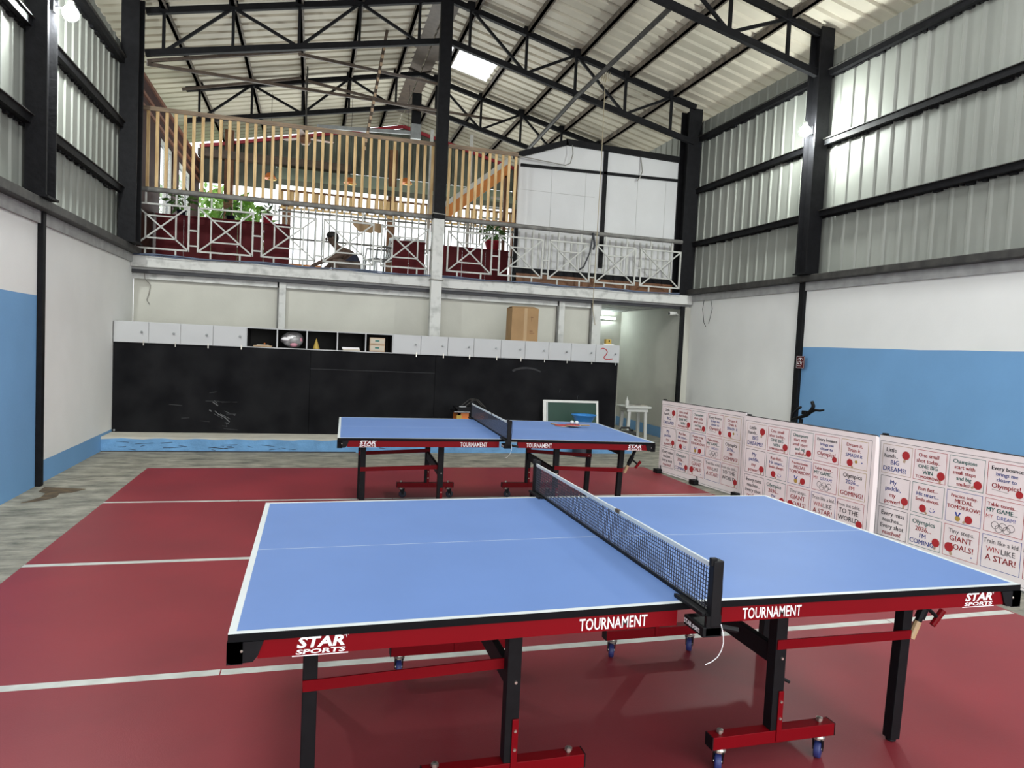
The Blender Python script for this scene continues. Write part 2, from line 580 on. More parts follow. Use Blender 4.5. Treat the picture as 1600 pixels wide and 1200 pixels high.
def slope(x0, x1, holes):
    y = YF
    for (hx0, hx1, hy0, hy1) in sorted(holes, key=lambda h: h[2]):
        roof_strip(y, hy0, x0, x1)
        roof_strip(hy0, hy1, x0, hx0)
        roof_strip(hy0, hy1, hx1, x1)
        y = hy1
    roof_strip(y, YB + 1.3, x0, x1)


SKY = [(SKX0, SKX1, SKY0, SKY1), (3.55, 5.45, 2.0, 4.4), (3.55, 5.45, -3.0, -0.6)]  # first is the visible clear sheet; the others are added for overhead light
SKYL_ADDED = [(-1.25, 0.65, 2.0, 4.4), (-1.25, 0.65, -3.0, -0.6)]  # unseen openings in the left slope, added for overhead light
slope(XL - 0.5, RX, SKYL_ADDED)
slope(RX, XR + 0.55, SKY)
mb.use('steel_brown')
mb.bar((RX - 0.14, YF, RZ - 0.06), (RX - 0.14, YB, RZ - 0.06), 0.26, 0.012, up=(0.23, 0, 1))
mb.bar((RX + 0.14, YF, RZ - 0.06), (RX + 0.14, YB, RZ - 0.06), 0.26, 0.012, up=(-0.23, 0, 1))
struct(mb.build('ceiling'))
for i, (hx0, hx1, hy0, hy1) in enumerate(SKY + SKYL_ADDED):
    mb = MB().use('skylight')
    z0, z1 = roof_z(hx0) + 0.045, roof_z(hx1) + 0.045
    mb.add([(hx0 - .04, hy0 - .04, z0), (hx1 + .04, hy0 - .04, z1), (hx1 + .04, hy1 + .04, z1), (hx0 - .04, hy1 + .04, z0)], [(0, 1, 2, 3)])
    struct(mb.build('window_%d' % (1 if i == 0 else i + 3)))  # all but the first are unseen sheets added to let light in

# blocking walls below the mezzanine
mb = MB().use('wall_cream')
mb.box(XL, 4.86, 9.36, 9.5, 0.0, 2.40)
struct(mb.build('wall_back'))
mb = MB().use('wall_cream')
mb.box(6.45, 6.9, 9.21, 11.9, 0.19, 2.40)
mb.use('wall_blue').box(6.447, 6.9, 9.21, 11.9, 0.0, 0.19)
struct(mb.build('wall_passage_right'))
mb = MB().use('wall_cream')
mb.box(4.86, 6.45, 11.75, 11.9, 0.0, 2.40)
mb.box(4.86, 4.95, 9.5, 11.75, 0.0, 2.40)
struct(mb.build('wall_passage_back'))
# mezzanine floor slab
mb = MB().use('concrete_pale')
mb.box(XL, XR, YM + 0.02, YB, 2.41, 2.575)
mb.use('chipped_white')
for k in range(9):
    mb.box(4.9, 6.44, 9.3 + k * 0.27, 9.42 + k * 0.27, 2.395, 2.41)
struct(mb.build('floor_mezzanine'))
# raised blue plinth under the black board
mb = MB().use('ledge')
mb.box(XL + 0.002, 4.95, 7.83, 9.36, 0.005, 0.185)
mb.use('plinth_blue')
n = 60
for i in range(n):
    a, b = XL + 0.002 + (4.95 - XL) * i / n, XL + 0.002 + (4.95 - XL) * (i + 1) / n
    mb.add([(a, 7.825, 0.0), (b, 7.825, 0.0), (b, 7.825, 0.165 + 0.008 * math.sin(i * 1.7)), (a, 7.825, 0.165 + 0.008 * math.sin((i - 1) * 1.7))], [(0, 1, 2, 3)])
mb.use('cable_dark')
for i in range(26):
    xx = XL + 0.1 + 7.0 * random.random() * 0.5
    zz = random.uniform(0.03, 0.14)
    mb.bar((xx, 7.822, zz), (xx + random.uniform(0.05, 0.22), 7.822, zz + random.uniform(-0.02, 0.02)), 0.003, 0.004)
mb.box(XL + 0.005, 0.8, 7.818, 7.83, 0.0, 0.012)
struct(mb.build('baseboard_back'))

# sill beams on top of the side walls
for name, x, s, y1 in (('trim_1', XL, 1, 9.2), ('trim_2', XR, -1, 9.2)):
    mb = MB().use('sill_grey')
    a, b = sorted((x - s * 0.03, x + s * 0.13))
    mb.box(a, b, YF, y1, 2.615, 2.70, 0.008)
    mb.use('concrete_pale')
    a, b = sorted((x, x + s * 0.03))
    mb.box(a, b, YF, y1, 2.50, 2.614)
    struct(mb.build(name))
# thin black posts on the blockwork below the columns
for name, x0, x1, ya, yb, zb in (('trim_3', XL, XL + 0.05, 5.68, 5.76, 2.62), ('trim_4', XR - 0.05, XR, 6.18, 6.28, 2.62), ('trim_5', 6.40, 6.46, 9.12, 9.2, 2.4)):
    mb = MB().use('steel_black')
    mb.box(x0, x1, ya, yb, 0.0, zb, 0.006)
    struct(mb.build(name))
# painted front beam of the mezzanine, ledge and lower batten, cream wall studs
mb = MB().use('chipped_white')
mb.box(XL, 6.60, 9.14, 9.22, 2.44, 2.60, 0.008)
mb.use('cable_dark').box(XL, 6.42, 9.22, 9.30, 2.36, 2.41)
mb.use('chipped_white').box(XL, 4.86, 9.30, 9.35, 2.28, 2.37)
struct(mb.build('trim_6'))
for i, (x, w) in enumerate(((-0.28, 0.10), (4.22, 0.10), (4.86, 0.16))):
    mb = MB().use('chipped_white')
    mb.box(x - w / 2, x + w / 2, 9.27, 9.36, 0.0 if i == 2 else 0.19, 2.40, 0.006)
    mb.use('rail_grey').box(x - w / 2 - 0.025, x - w / 2, 9.30, 9.36, 0.19, 2.40)
    struct(mb.build('trim_%d' % (7 + i)))

# white boarded upper wall on the right of the mezzanine, black framing on its face
mb = MB().use('board_white')
poly = [(3.42, 2.9), (6.5, 2.9), (6.5, 4.98), (4.25, 5.02), (3.42, 4.72)]
mb.prism(poly, (0, 9.52, 0), X, Z, Y, 0.05)
mb.use('concrete_pale')
for x in (4.0, 4.62, 5.6, 6.15):
    mb.box(x, x + 0.006, 9.517, 9.52, 3.0, 4.6)
mb.box(3.45, 4.8, 9.517, 9.52, 4.2, 4.206)
mb.use('rail_white')
for k in range(26):
    mb.box(3.46 + k * 0.118, 3.49 + k * 0.118, 9.505, 9.52, 2.92, 3.5)
mb.use('steel_black')
mb.box(3.42, 6.5, 9.505, 9.56, 2.80, 2.9)
mb.use('wood_dark').box(3.42, 6.5, 9.48, 9.56, 2.58, 2.8)
struct(mb.build('wall_upper_right'))
mb = MB().use('steel_black')
mb.bar((3.30, 9.5, 4.73), (4.25, 9.5, 5.07), 0.06, 0.09)
mb.bar((4.22, 9.5, 5.07), (6.5, 9.5, 5.02), 0.06, 0.10)
mb.bar((3.44, 9.5, 4.60), (6.5, 9.5, 4.66), 0.04, 0.045)
mb.box(4.93, 5.0, 9.48, 9.52, 3.0, 5.0)
mb.box(3.38, 3.44, 9.48, 9.52, 2.6, 3.55)
struct(mb.build('trim_10'))

# back of the mezzanine storey: dark gable sheet, pale band, slatted strip, openings
mb = MB().use('gable')
gz = lambda q: roof_z(q) - (0.46 if q < RX else 0.42)
ribbed(mb, XL, XR, 0.25, 5.38, gz, lambda a, d, z: (a, YB - d, z))
mb.use('steel_brown').box(XL, 0.9, YB - 0.30, YB - 0.02, 5.36, 5.52)
mb.use('pale_green')
mb.add([(XL + 1.6, YB - 0.35, 5.02), (XR, YB - 0.35, 5.02), (XR, YB + 0.1, 5.40), (XL + 1.6, YB + 0.1, 5.40)], [(0, 1, 2, 3)])
mb.use('gable').box(XL, XL + 1.6, YB - 0.06, YB, 4.85, 5.40)
mb.use('gable').box(XL + 1.6, XR, YB - 0.37, YB - 0.33, 4.90, 5.02)
mb.use('pot_red').bar((XL, YB - 0.05, gz(XL)), (RX, YB - 0.05, gz(RX)), 0.05, 0.07)
mb.bar((RX, YB - 0.05, gz(RX)), (XR, YB - 0.05, gz(XR)), 0.05, 0.07)
mb.use('gable').box(5.0, XR, YB - 0.05, YB, 2.5, 5.40)
struct(mb.build('wall_rear'))
mb = MB().use('wood_dark')
for x in (XL + 0.62, XL + 1.85, 1.86, 2.9, 4.9):
    mb.box(x - 0.09, x + 0.09, YB - 0.2, YB - 0.02, 2.5, 6.0 if x != XL + 1.85 else 4.5)
struct(mb.build('trim_11'))


# ================================================================== STEEL FRAME
def ibeam_col(name, x0, x1, y0, y1, z0, z1, label, lower=None):
    """channel-section column: two flanges, a web, end plate"""
    o = empty(name, ((x0 + x1) / 2, (y0 + y1) / 2, z0))
    cx, cy = (x0 + x1) / 2, (y0 + y1) / 2
    a, b, c, d, h = x0 - cx, x1 - cx, y0 - cy, y1 - cy, z1 - z0
    m = MB().use('steel_black')
    t = 0.025
    m.box(a, b, c, c + t, 0, h)
    m.box(a, b, d - t, d, 0, h)
    m.box(a + 0.35 * (b - a), a + 0.65 * (b - a), c + t, d - t, 0, h)
    m.build('web', o)
    m = MB().use('steel_black')
    m.box(a - 0.02, b + 0.02, c - 0.02, d + 0.02, 0, 0.02)
    for s in (-1, 1):
        m.lathe([(0.014, 0.02), (0.014, 0.035)], 6, (cx * 0 + s * (b - a) * 0.3, c * 0.6, 0))
    m.build('base_plate', o)
    return tag(o, label, 'column')


ibeam_col('steel_column', XL, XL + 0.17, 5.36, 5.62, 2.70, 5.95, 'black steel column on the left wall carrying a lamp bulb')
ibeam_col('steel_column', XR - 0.2, XR, 5.98, 6.2, 2.70, 5.9, 'black steel column on the right wall with a glowing lamp bulb')
ibeam_col('steel_column', XL, XL + 0.21, 8.46, 8.78, 2.70, 5.95, 'black steel corner column beside the left end of the slatted screen')
ibeam_col('steel_column', XR - 0.25, XR, 9.2, 9.5, 2.62, 5.85, 'black steel corner column where the right cladding meets the white upper wall')
o = empty('centre_column', (2.02, 9.08, 0.19))
m = MB().use('chipped_white')
m.box(-0.085, 0.085, -0.07, 0.07, 0.0, 3.30, 0.006)
tag(m.build('lower_shaft', o), 'lower part painted white')
m = MB().use('steel_black')
m.box(-0.09, 0.09, -0.08, 0.08, 3.30, 6.62, 0.006)
m.build('upper_shaft', o)
m = MB().use('cable')
for z in (2.36, 3.38):
    m.tube([(-0.1, -0.09, z), (0.1, -0.09, z - 0.01), (0.1, 0.09, z), (-0.1, 0.09, z), (-0.1, -0.09, z)], 0.008, 6)
m.build('cable_tie', o)
tag(o, 'central column, white below and black above, rising to the roof ridge', 'column')


def truss(name, y, label, zoff=0.0, half=None):
    o = empty(name, (RX, y, 0))
    top = lambda x: roof_z(x) - 0.105 + min(zoff, 0.0)
    bot = lambda x: (6.28 - (0.2 if x < RX else 0.232) * abs(x - RX)) + zoff
    xs_l = [-2.2, -1.97, -1.06, -0.15, 0.72, 1.62, RX]
    xs_r = [RX, 2.42, 3.36, 4.22, 5.13, 6.0, XR - 0.15]
    for side, xs in (('left', xs_l), ('right', xs_r)):
        if half and half != side:
            continue
        m = MB().use('steel_black')
        m.bar((xs[0] - RX, 0, top(xs[0])), (xs[-1] - RX, 0, top(xs[-1])), 0.07, 0.085)
        m.build('top_chord', o)
        m = MB().use('steel_black')
        m.bar((xs[0] - RX, 0, bot(xs[0])), (xs[-1] - RX, 0, bot(xs[-1])), 0.07, 0.085)
        m.build('bottom_chord', o)
        inner = xs[1:-1]
        for x in inner:
            MB().use('steel_black').bar((x - RX, 0, bot(x)), (x - RX, 0, top(x)), 0.04, 0.04).build('web_post', o)
        for i in range(len(inner) - 1):
            a, b = inner[i], inner[i + 1]
            up = (i % 2 == 0) if side == 'left' else (i % 2 == 1)
            m = MB().use('steel_black')
            if up:
                m.bar((a - RX, 0, bot(a)), (b - RX, 0, top(b)), 0.035, 0.04)
            else:
                m.bar((a - RX, 0, top(a)), (b - RX, 0, bot(b)), 0.035, 0.04)
            m.build('web_diagonal', o)
        for x in inner:
            MB().use('steel_black').box(x - RX - 0.06, x - RX + 0.06, -0.05, 0.05, top(x) - 0.03, top(x) + 0.095).build('purlin_cleat', o)
    return tag(o, label, 'roof truss')


truss('roof_truss', 6.1, 'nearest black roof truss, ending on the right lamp column', 0.08)
truss('roof_truss', YM, 'black roof truss meeting the central column above the slatted screen')
truss('roof_truss', 12.4, 'farthest black roof truss, seen above the slatted screen behind the central column')
# ridge post of the farthest truss with its grey plate
o = empty('ridge_hanger', (2.03, 12.35, 5.55))
MB().use('steel_black').box(-0.09, 0.09, -0.05, 0.05, 0.3, 0.95, 0.006).build('hanger', o)
MB().use('galv').box(-0.10, 0.10, -0.07, 0.05, 0.05, 0.34, 0.004).build('junction_box', o)
MB().use('galv').bar((-1.9, 0, 0.06), (-0.1, 0, 0.17), 0.05, 0.07).build('bar', o)
tag(o, 'grey box and bar hanging below the ridge of the farthest truss', 'bracket')

pn = {1: 'first', 2: 'second', 3: 'third', 4: 'fourth', 5: 'fifth'}
for side, xs in (('left', [1.62, 0.72, -0.15, -1.06, -1.97]), ('right', [2.50, 3.38, 4.30, 5.19, 6.03])):
    for i, x in enumerate(xs):
        m = MB().use('purlin')
        m.box(-0.025, 0.025, YF, YB + 1.2, -0.10, -0.005)
        m.box(-0.025, 0.055, YF, YB + 1.2, -0.10, -0.092)
        # ragged black paint along the upper edge
        m.use('steel_black')
        yy = YF + 0.5
        while yy < YB and side == 'right':
            L = random.uniform(0.05, 0.35)
            m.box(0.02, 0.04 + random.uniform(0.0, 0.03), yy, yy + L, -0.014, -0.004)
            yy += L + random.uniform(0.05, 0.5)
        o = m.build('roof_purlin')
        o.location = (x, 0, roof_z(x))
        tag(o, '%s dark steel roof purlin down the %s slope from the ridge' % (pn[i + 1], side), 'purlin')

for side, x, s, zs, yend in (('left', XL, 1, (3.37, 4.21, 5.03), 8.46), ('right', XR, -1, (3.5, 4.43, 5.33), 9.2)):
    for nm, z in zip(('lowest', 'middle', 'topmost'), zs):
        m = MB().use('steel_black')
        a, b = sorted((x - s * 0.012, x + s * 0.05))
        m.box(a, b, YF, yend, z - 0.035, z + 0.035)
        m.use('steel_dark')
        a, b = sorted((x - s * 0.01, x + s * 0.075))
        m.box(a, b, YF, yend, z + 0.035, z + 0.043)
        # ragged paint overlap on the sheet around the girt
        m.use('steel_black')
        yy = 1.5
        while yy < yend - 0.2:
            L = random.uniform(0.015, 0.11)
            a, b = sorted((x - s * 0.045, x - s * 0.008))
            m.box(a, b, yy, yy + L, z - 0.035 - random.uniform(0.0, 0.028), z + 0.035 + max(0, random.uniform(-0.01, 0.02)))
            yy += L + random.uniform(-0.01, 0.05)
        tag(m.build('wall_girt'), '%s black girt across the %s ribbed cladding' % (nm, side), 'girt')

# rods and flats of the roof bracing
m = MB().use('steel_dark')
m.tube([(4.34, 6.12, 5.86), (4.22, 9.12, 5.70), (4.12, 11.5, 5.42)], 0.035, 8)
tag(m.build('brace_pole'), 'long slanting steel pole from the nearest truss past the white upper wall', 'pole')
for (a, b, lab) in (((-2.2, 9.32, 5.32), (4.0, 12.9, 6.38), 'brown bracing bar sloping from the left corner column past the central column'),
                    ((-2.2, 9.32, 5.36), (-0.14, 9.9, 6.05), 'thin brown bar rising from the left corner column behind the truss'),
                    ((-0.14, 9.32, 5.78), (2.5, 12.28, 6.72), 'thin brown bar from the middle of the left truss toward the ridge behind'),
                    ((-2.2, 12.0, 5.86), (-0.18, 12.0, 6.36), 'thin brown bar under the left roof slope above the long screen'),
                    ((-0.1, 12.05, 6.34), (2.4, 12.3, 6.14), 'thin brown bar ending at the grey box below the ridge')):
    m = MB().use('steel_brown')
    m.bar(a, b, 0.04, 0.045)
    tag(m.build('brace_bar'), lab, 'brace')
m = MB().use('steel_brown')
m.bar((1.24, 10.5, 6.845), (0.90, 10.5, 4.6), 0.05, 0.03)
m.use('tan_ink')
for k in range(14):
    t = 0.12 + k * 0.06
    c = Vector((1.24, 10.48, 6.78)).lerp(Vector((0.90, 10.48, 4.6)), t)
    m.box(c.x - 0.02, c.x + 0.02, c.y - 0.006, c.y - 0.002, c.z - 0.03, c.z + 0.03)
tag(m.build('chequered_strut'), 'slanting brown and pale chequered strut hanging from the roof above the long screen', 'strut')
for x, lab in ((2.32, 'pale upright post just left of the central column, behind the screen'), (3.12, 'pale upright post behind the short screen')):
    m = MB().use('rail_white')
    m.box(x - 0.03, x + 0.03, 12.05, 12.10, 2.575, 5.75)
    tag(m.build('wooden_post'), lab, 'post')

# ================================================================== TABLE TENNIS TABLES
L_, W_, H_ = 2.74, 1.525, 0.76
PEAK = 0.010                 # the halves meet a little high at the net


def star_logo(mb, cx, cz, w, y, u=X, v=Z):
    """STAR over SPORTS with an underline and a little starburst"""
    k = w / 0.16
    mb.text('STAR', (cx, y, cz), u, v, 0.030 * k, width=0.135 * k, bold=0.035, shear=0.18)
    mb.text('SPORTS', (cx, y, cz - 0.019 * k), u, v, 0.013 * k, width=0.140 * k, bold=0.03, shear=0.12)
    mb.flat([(-0.080 * k, -0.0255 * k), (0.078 * k, -0.0255 * k), (0.078 * k, -0.0225 * k), (-0.080 * k, -0.0225 * k)], (cx, y, cz), u, v)
    for a in range(4):
        t = a * pi / 4 + 0.2
        c, s = math.cos(t), math.sin(t)
        r, h = (0.014 if a % 2 == 0 else 0.010) * k, 0.0016 * k
        ox, oz = 0.070 * k, 0.034 * k
        mb.flat([(ox - r * c, oz - r * s), (ox + h * s, oz - h * c), (ox + r * c, oz + r * s), (ox - h * s, oz + h * c)], (cx, y, cz), u, v)


def caster(parent, x, y, rot, wheel):
    """swivel caster below a trolley bar: fork, wheel, stem nut"""
    c = Vector((x, y, 0))
    d = Vector((math.cos(rot), math.sin(rot), 0))
    sd = Vector((-d.y, d.x, 0))
    f = MB().use('zinc')
    f.lathe([(0.026, 0.088), (0.026, 0.095), (0.022, 0.1), (0.02, 0.104)], 14, (x, y, 0))
    f.lathe([(0.008, 0.10), (0.008, 0.15), (0.009, 0.158), (0.013, 0.158), (0.013, 0.168), (0.006, 0.172)], 6, (x, y, 0))
    f.use('black')
    ctr = c + d * 0.018 + Vector((0, 0, 0.036))
    for s in (-1, 1):
        f.prism([(-0.028, 0.055), (0.018, 0.055), (0.014, -0.006), (-0.006, -0.006)], ctr + sd * (s * 0.0175 - 0.0015), d, Z, sd, 0.003)
    f.obox(c + Vector((0, 0, 0.089)), d, sd, Z, 0.046, 0.038, 0.006)
    fo = f.build('caster', parent)
    w = MB().use(wheel, True)
    w.lathe([(0.026, -0.013), (0.034, -0.012), (0.036, -0.006), (0.036, 0.006), (0.034, 0.012), (0.026, 0.013)], 20, ctr, sd)
    w.use('zinc').lathe([(0.006, -0.019), (0.006, 0.019)], 8, ctr, sd)
    w.build('wheel', fo)


def make_table(name, loc, rz, label, wheel):
    t = empty(name, loc, rz)
    mid = L_ / 2
    for half in (0, 1):
        def zz(x, base):
            return base + PEAK * (x / mid if half == 0 else (L_ - x) / mid)
        x0, x1 = (0.0, mid - 0.003) if half == 0 else (mid + 0.003, L_)
        # ---- playing surface
        m = MB()

        def quad(a, b, c, d, dz=0.0):
            m.add([(a, c, zz(a, H_) + dz), (b, c, zz(b, H_) + dz), (b, d, zz(b, H_) + dz), (a, d, zz(a, H_) + dz)], [(0, 1, 2, 3)])
        e = 0.02
        ea = x0 + e if half == 0 else x0
        eb = x1 - e if half == 1 else x1
        m.use('blue_top')
        quad(ea, eb, e, W_ / 2 - 0.0015)
        quad(ea, eb, W_ / 2 + 0.0015, W_ - e)
        m.use('line_white')
        quad(ea, eb, W_ / 2 - 0.0015, W_ / 2 + 0.0015)
        quad(x0, x1, 0, e)
        quad(x0, x1, W_ - e, W_)
        if half == 0:
            quad(x0, x0 + e, e, W_ - e)
        else:
            quad(x1 - e, x1, e, W_ - e)
        m.use('edge_black')
        th = 0.022
        P = [(x0, 0), (x1, 0), (x1, W_), (x0, W_)]
        for i in range(4):
            (a, b), (c, d) = P[i], P[(i + 1) % 4]
            m.add([(a, b, zz(a, H_) - th), (c, d, zz(c, H_) - th), (c, d, zz(c, H_)), (a, b, zz(a, H_))], [(0, 1, 2, 3)])
        m.add([(a, b, zz(a, H_) - th) for a, b in reversed(P)], [(0, 1, 2, 3)])
        m.build('table_top', t)
        # ---- red aprons along both sides and across the end
        a0, a1 = (0.075, 1.322) if half == 0 else (1.483, L_ - 0.075)
        for yy, sgn in ((0.004, 1), (W_ - 0.034, -1)):
            m = MB().use('red_paint')
            zt0, zt1 = zz(a0, H_) - 0.0225, zz(a1, H_) - 0.0225
            hb = 0.050
            m.add([(a0, yy, zt0 - hb), (a1, yy, zt1 - hb), (a1, yy + 0.03, zt1 - hb), (a0, yy + 0.03, zt0 - hb),
                   (a0, yy, zt0), (a1, yy, zt1), (a1, yy + 0.03, zt1), (a0, yy + 0.03, zt0)], MB.BF)
            m.use('print_white')
            face_y = yy - 0.001 if sgn > 0 else yy + 0.031
            u = X if sgn > 0 else -X
            tx = (1.105 if half == 0 else 1.672)
            sx = (0.238 if half == 0 else 2.548)
            if sgn < 0:
                tx, sx = tx, sx
            ang = PEAK / mid * (1 if half == 0 else -1)
            uu = (u + Z * (ang if sgn > 0 else -ang)).normalized()
            m.text('TOURNAMENT', (tx, face_y, zz(tx, H_) - 0.0225 - 0.043), uu, Z, 0.036, width=0.226, bold=0.012)
            star_logo(m, sx, zz(sx, H_) - 0.0225 - 0.029, 0.150, face_y, uu, Z)
            m.build('side_apron', t)
        xe = 0.004 if half == 0 else L_ - 0.034
        MB().use('red_paint').box(xe, xe + 0.03, 0.08, W_ - 0.08, H_ - 0.0725, H_ - 0.0225).build('end_apron', t)
        # ---- black corner guards with a screw
        for cy in (0, 1):
            m = MB().use('black')
            yf = -0.002 if cy == 0 else W_ + 0.002
            ys = Y if cy == 0 else -Y
            xs = 1 if half == 0 else -1
            xc = -0.002 if half == 0 else L_ + 0.002
            m.prism([(0, -0.001), (xs * 0.092, -0.001), (xs * 0.086, -0.018), (xs * 0.078, -0.040), (xs * 0.066, -0.056), (xs * 0.012, -0.060), (xs * 0.003, -0.056), (0, -0.048)],
                    (xc, yf, H_ - 0.0215), X, Z, ys, 0.04)
            m.prism([(0, 0), (0.09, 0), (0.075, -0.045), (0.05, -0.060), (0, -0.060)], (xc, yf, H_ - 0.0225), ys, Z, X * xs, 0.04)
            m.use('zinc').lathe([(0.004, 0), (0.003, 0.0015)], 8, (xc + xs * 0.037, yf, H_ - 0.047), -ys)
            m.build('corner_guard', t)
        # ---- legs, uprights, rails
        lx = 0.215 if half == 0 else 2.553
        ux = 0.872 if half == 0 else 1.915
        for ly, uy in ((0.333, 0.277), (1.19, 1.247)):
            m = MB().use('black')
            m.bar((lx + (0.0 if half == 0 else -0.012), ly, 0.012), (lx + (0.0 if half == 0 else 0.012), ly, 0.70), 0.046, 0.046, up=(0, 1, 0), ch=0.004)
            m.lathe([(0.016, 0.0), (0.02, 0.004), (0.018, 0.012)], 12, (lx + (0 if half == 0 else -0.012), ly, 0))
            m.use('zinc').lathe([(0.006, 0), (0.005, 0.004)], 8, (lx, ly - 0.023, 0.455), -Y)
            m.build('leg', t)
            m = MB().use('black').box(ux - 0.024, ux + 0.024, uy - 0.024, uy + 0.024, 0.152, 0.70, 0.003)
            m.use('zinc')
            m.lathe([(0.006, 0), (0.005, 0.004)], 8, (ux + 0.006, uy - 0.0245, 0.43), -Y)
            m.build('upright', t)
            b0, b1 = (0.575, 1.145) if half == 0 else (1.645, 2.185)
            m = MB().use('red_paint')
            m.box(b0 + 0.004, b1 - 0.004, uy - 0.025, uy + 0.025, 0.104, 0.152, 0.002)
            m.box(ux + 0.000, ux + 0.022, uy - 0.030, uy - 0.0245, 0.110, 0.305, 0.002)
            m.use('black').box(b0, b0 + 0.004, uy - 0.025, uy + 0.025, 0.104, 0.152)
            m.box(b1 - 0.004, b1, uy - 0.025, uy + 0.025, 0.104, 0.152)
            m.use('zinc')
            for z in (0.20, 0.265):
                m.lathe([(0.006, 0), (0.005, 0.004)], 8, (ux + 0.011, uy - 0.030, z), -Y)
            tb = m.build('trolley_bar', t)
            for cx_, rt in ((b0 + 0.045, 1.9), (b1 - 0.055, 1.3)):
                caster(t, cx_, uy, math.atan2(uy + 1.92, cx_ - 0.19) - 0.12 + (0.2 if rt > 1.5 else 0.0) if wheel == 'wheel_blue' else (0.25 if uy < 1 else -0.2), wheel)
            m = MB().use('red_paint')
            x_a, x_b = sorted((lx, ux))
            m.bar((x_a - 0.022, ly - 0.026, 0.452), (x_b + 0.02, uy + (0.026 if uy < 1 else -0.026), 0.478 if half == 0 else 0.478) if half == 0 else (x_b + 0.022, ly - 0.026, 0.452),
                  0.006, 0.036) if half == 0 else m.bar((x_a - 0.02, uy - 0.026, 0.485), (x_b + 0.022, ly - 0.026, 0.455), 0.006, 0.036)
            m.build('rail', t)
        # cross members between front and rear frames
        m = MB().use('red_paint')
        m.bar((ux, 0.30, 0.685), (ux, 1.223, 0.685), 0.03, 0.03)
        m.build('cross_rail', t)
        m = MB().use('black')
        m.bar((ux, 1.222, 0.43), (ux, 0.302, 0.43), 0.026, 0.075, ch=0.003)
        m.build('link_bar', t)
        m = MB().use('black')
        m.bar((lx, 0.357, 0.615), (lx, 1.166, 0.615), 0.022, 0.04, ch=0.003)
        m.build('leg_brace', t)
        # locking strut with a red T handle at the outer end
        if half == 1:
            m = MB().use('black')
            m.tube([(lx + 0.05, 0.33, 0.435), (lx + 0.155, 0.33, 0.66)], 0.014, 10)
            m.use('ply').tube([(lx + 0.047, 0.33, 0.428), (lx + 0.078, 0.33, 0.497)], 0.0155, 10)
            m.use('black').tube([(lx + 0.085, 0.33, 0.51), (lx + 0.12, 0.33, 0.585)], 0.02, 10)
            so = m.build('locking_strut', t)
            m = MB().use('red_paint')
            m.tube([(lx + 0.155, 0.33, 0.475), (lx + 0.205, 0.33, 0.535)], [0.012, 0.014], 10)
            m.use('black').tube([(lx + 0.11, 0.33, 0.56), (lx + 0.18, 0.33, 0.505)], 0.008, 8)
            m.build('handle', so)
            m = MB().use('black')
            m.tube([(ux + 0.02, 0.30, 0.345), (ux + 0.075, 0.29, 0.315)], 0.006, 8)
            m.build('release_lever', t)
    return tag(t, label, 'table tennis table')


def make_net(name, loc, rz, label):
    """clamped net set: posts with clamps, meshed net, top tape, bottom cord"""
    o = empty(name, loc, rz)
    zt = H_ + PEAK
    y0, y1 = -0.115, W_ + 0.115
    m = MB().use('wheel_dark')
    zb, zh = zt + 0.006, zt + 0.145
    ny, nz = 118, 11
    th = 0.0011
    for i in range(ny + 1):
        y = y0 + (y1 - y0) * i / ny
        m.box(1.37 - th, 1.37 + th, y - th, y + th, zb, zh)
    for j in range(1, nz):
        z = zb + (zh - zb) * j / nz
        m.box(1.37 - th, 1.37 + th, y0, y1, z - th, z + th)
    m.build('net_mesh', o)
    m = MB().use('line_white')
    m.box(1.366, 1.374, y0, y1, zh - 0.003, zh + 0.013, 0.002)
    m.use('stain')
    m.box(1.3655, 1.3745, 0.56, 0.60, zh + 0.0, zh + 0.0135)
    m.build('top_tape', o)
    m = MB().use('black')
    m.box(1.366, 1.374, y0, y1, zb - 0.004, zb + 0.006)
    m.build('bottom_band', o)
    for yy, s in ((y0, -1), (y1, 1)):
        m = MB().use('black')
        m.box(1.358, 1.392, yy - 0.014, yy + 0.014, zt - 0.03, zt + 0.172, 0.004)
        m.box(1.350, 1.372, yy - 0.01, yy + 0.004, zt + 0.155, zt + 0.180, 0.003)
        m.tube([(1.396, yy, zt + 0.165), (1.399, yy, zt + 0.07), (1.395, yy, zt - 0.005)], 0.0018, 6)
        p = m.build('net_post', o)
        yin = yy - s * 0.17
        m = MB().use('black')
        a, b = sorted((yy, yin))
        m.box(1.335, 1.347, a, b, zt + 0.0005, zt + 0.012, 0.002)
        m.box(1.350, 1.385, a, b, zt + 0.0005, zt + 0.007, 0.002)
        c, d = sorted((yy + s * 0.012, yy - s * 0.10))
        m.box(1.335, 1.40, c, d, zt - 0.060, zt - 0.029, 0.003)
        c, d = sorted((yy - s * 0.004, yy - s * 0.10))
        m.box(1.345, 1.395, min(yy, yy + s * 0.012), max(yy, yy + s * 0.012), zt - 0.055, zt + 0.004)
        m.tube([(1.40, yy, zt - 0.035), (1.455, yy + s * 0.01, zt - 0.045)], 0.009, 8)
        m.use('print_white')
        if s < 0:
            m.text('STAR', (1.3345, yy + 0.075, zt - 0.052), -Y, Z, 0.014, width=0.045, bold=0.03)
            m.text('SPORTS', (1.3345, yy + 0.028, zt - 0.052), -Y, Z, 0.012, width=0.042, bold=0.03)
        m.build('clamp', p)
    m = MB().use('print_white')
    m.tube([(1.392, y0 - 0.016, zt - 0.02), (1.394, y0 - 0.028, zt - 0.045), (1.393, y0 - 0.033, zt - 0.07), (1.387, y0 - 0.034, zt - 0.092), (1.377, y0 - 0.032, zt - 0.112), (1.362, y0 - 0.026, zt - 0.128), (1.345, y0 - 0.02, zt - 0.138)], 0.0013, 6)
    m.build('cord', o)
    return tag(o, label, 'table tennis net')


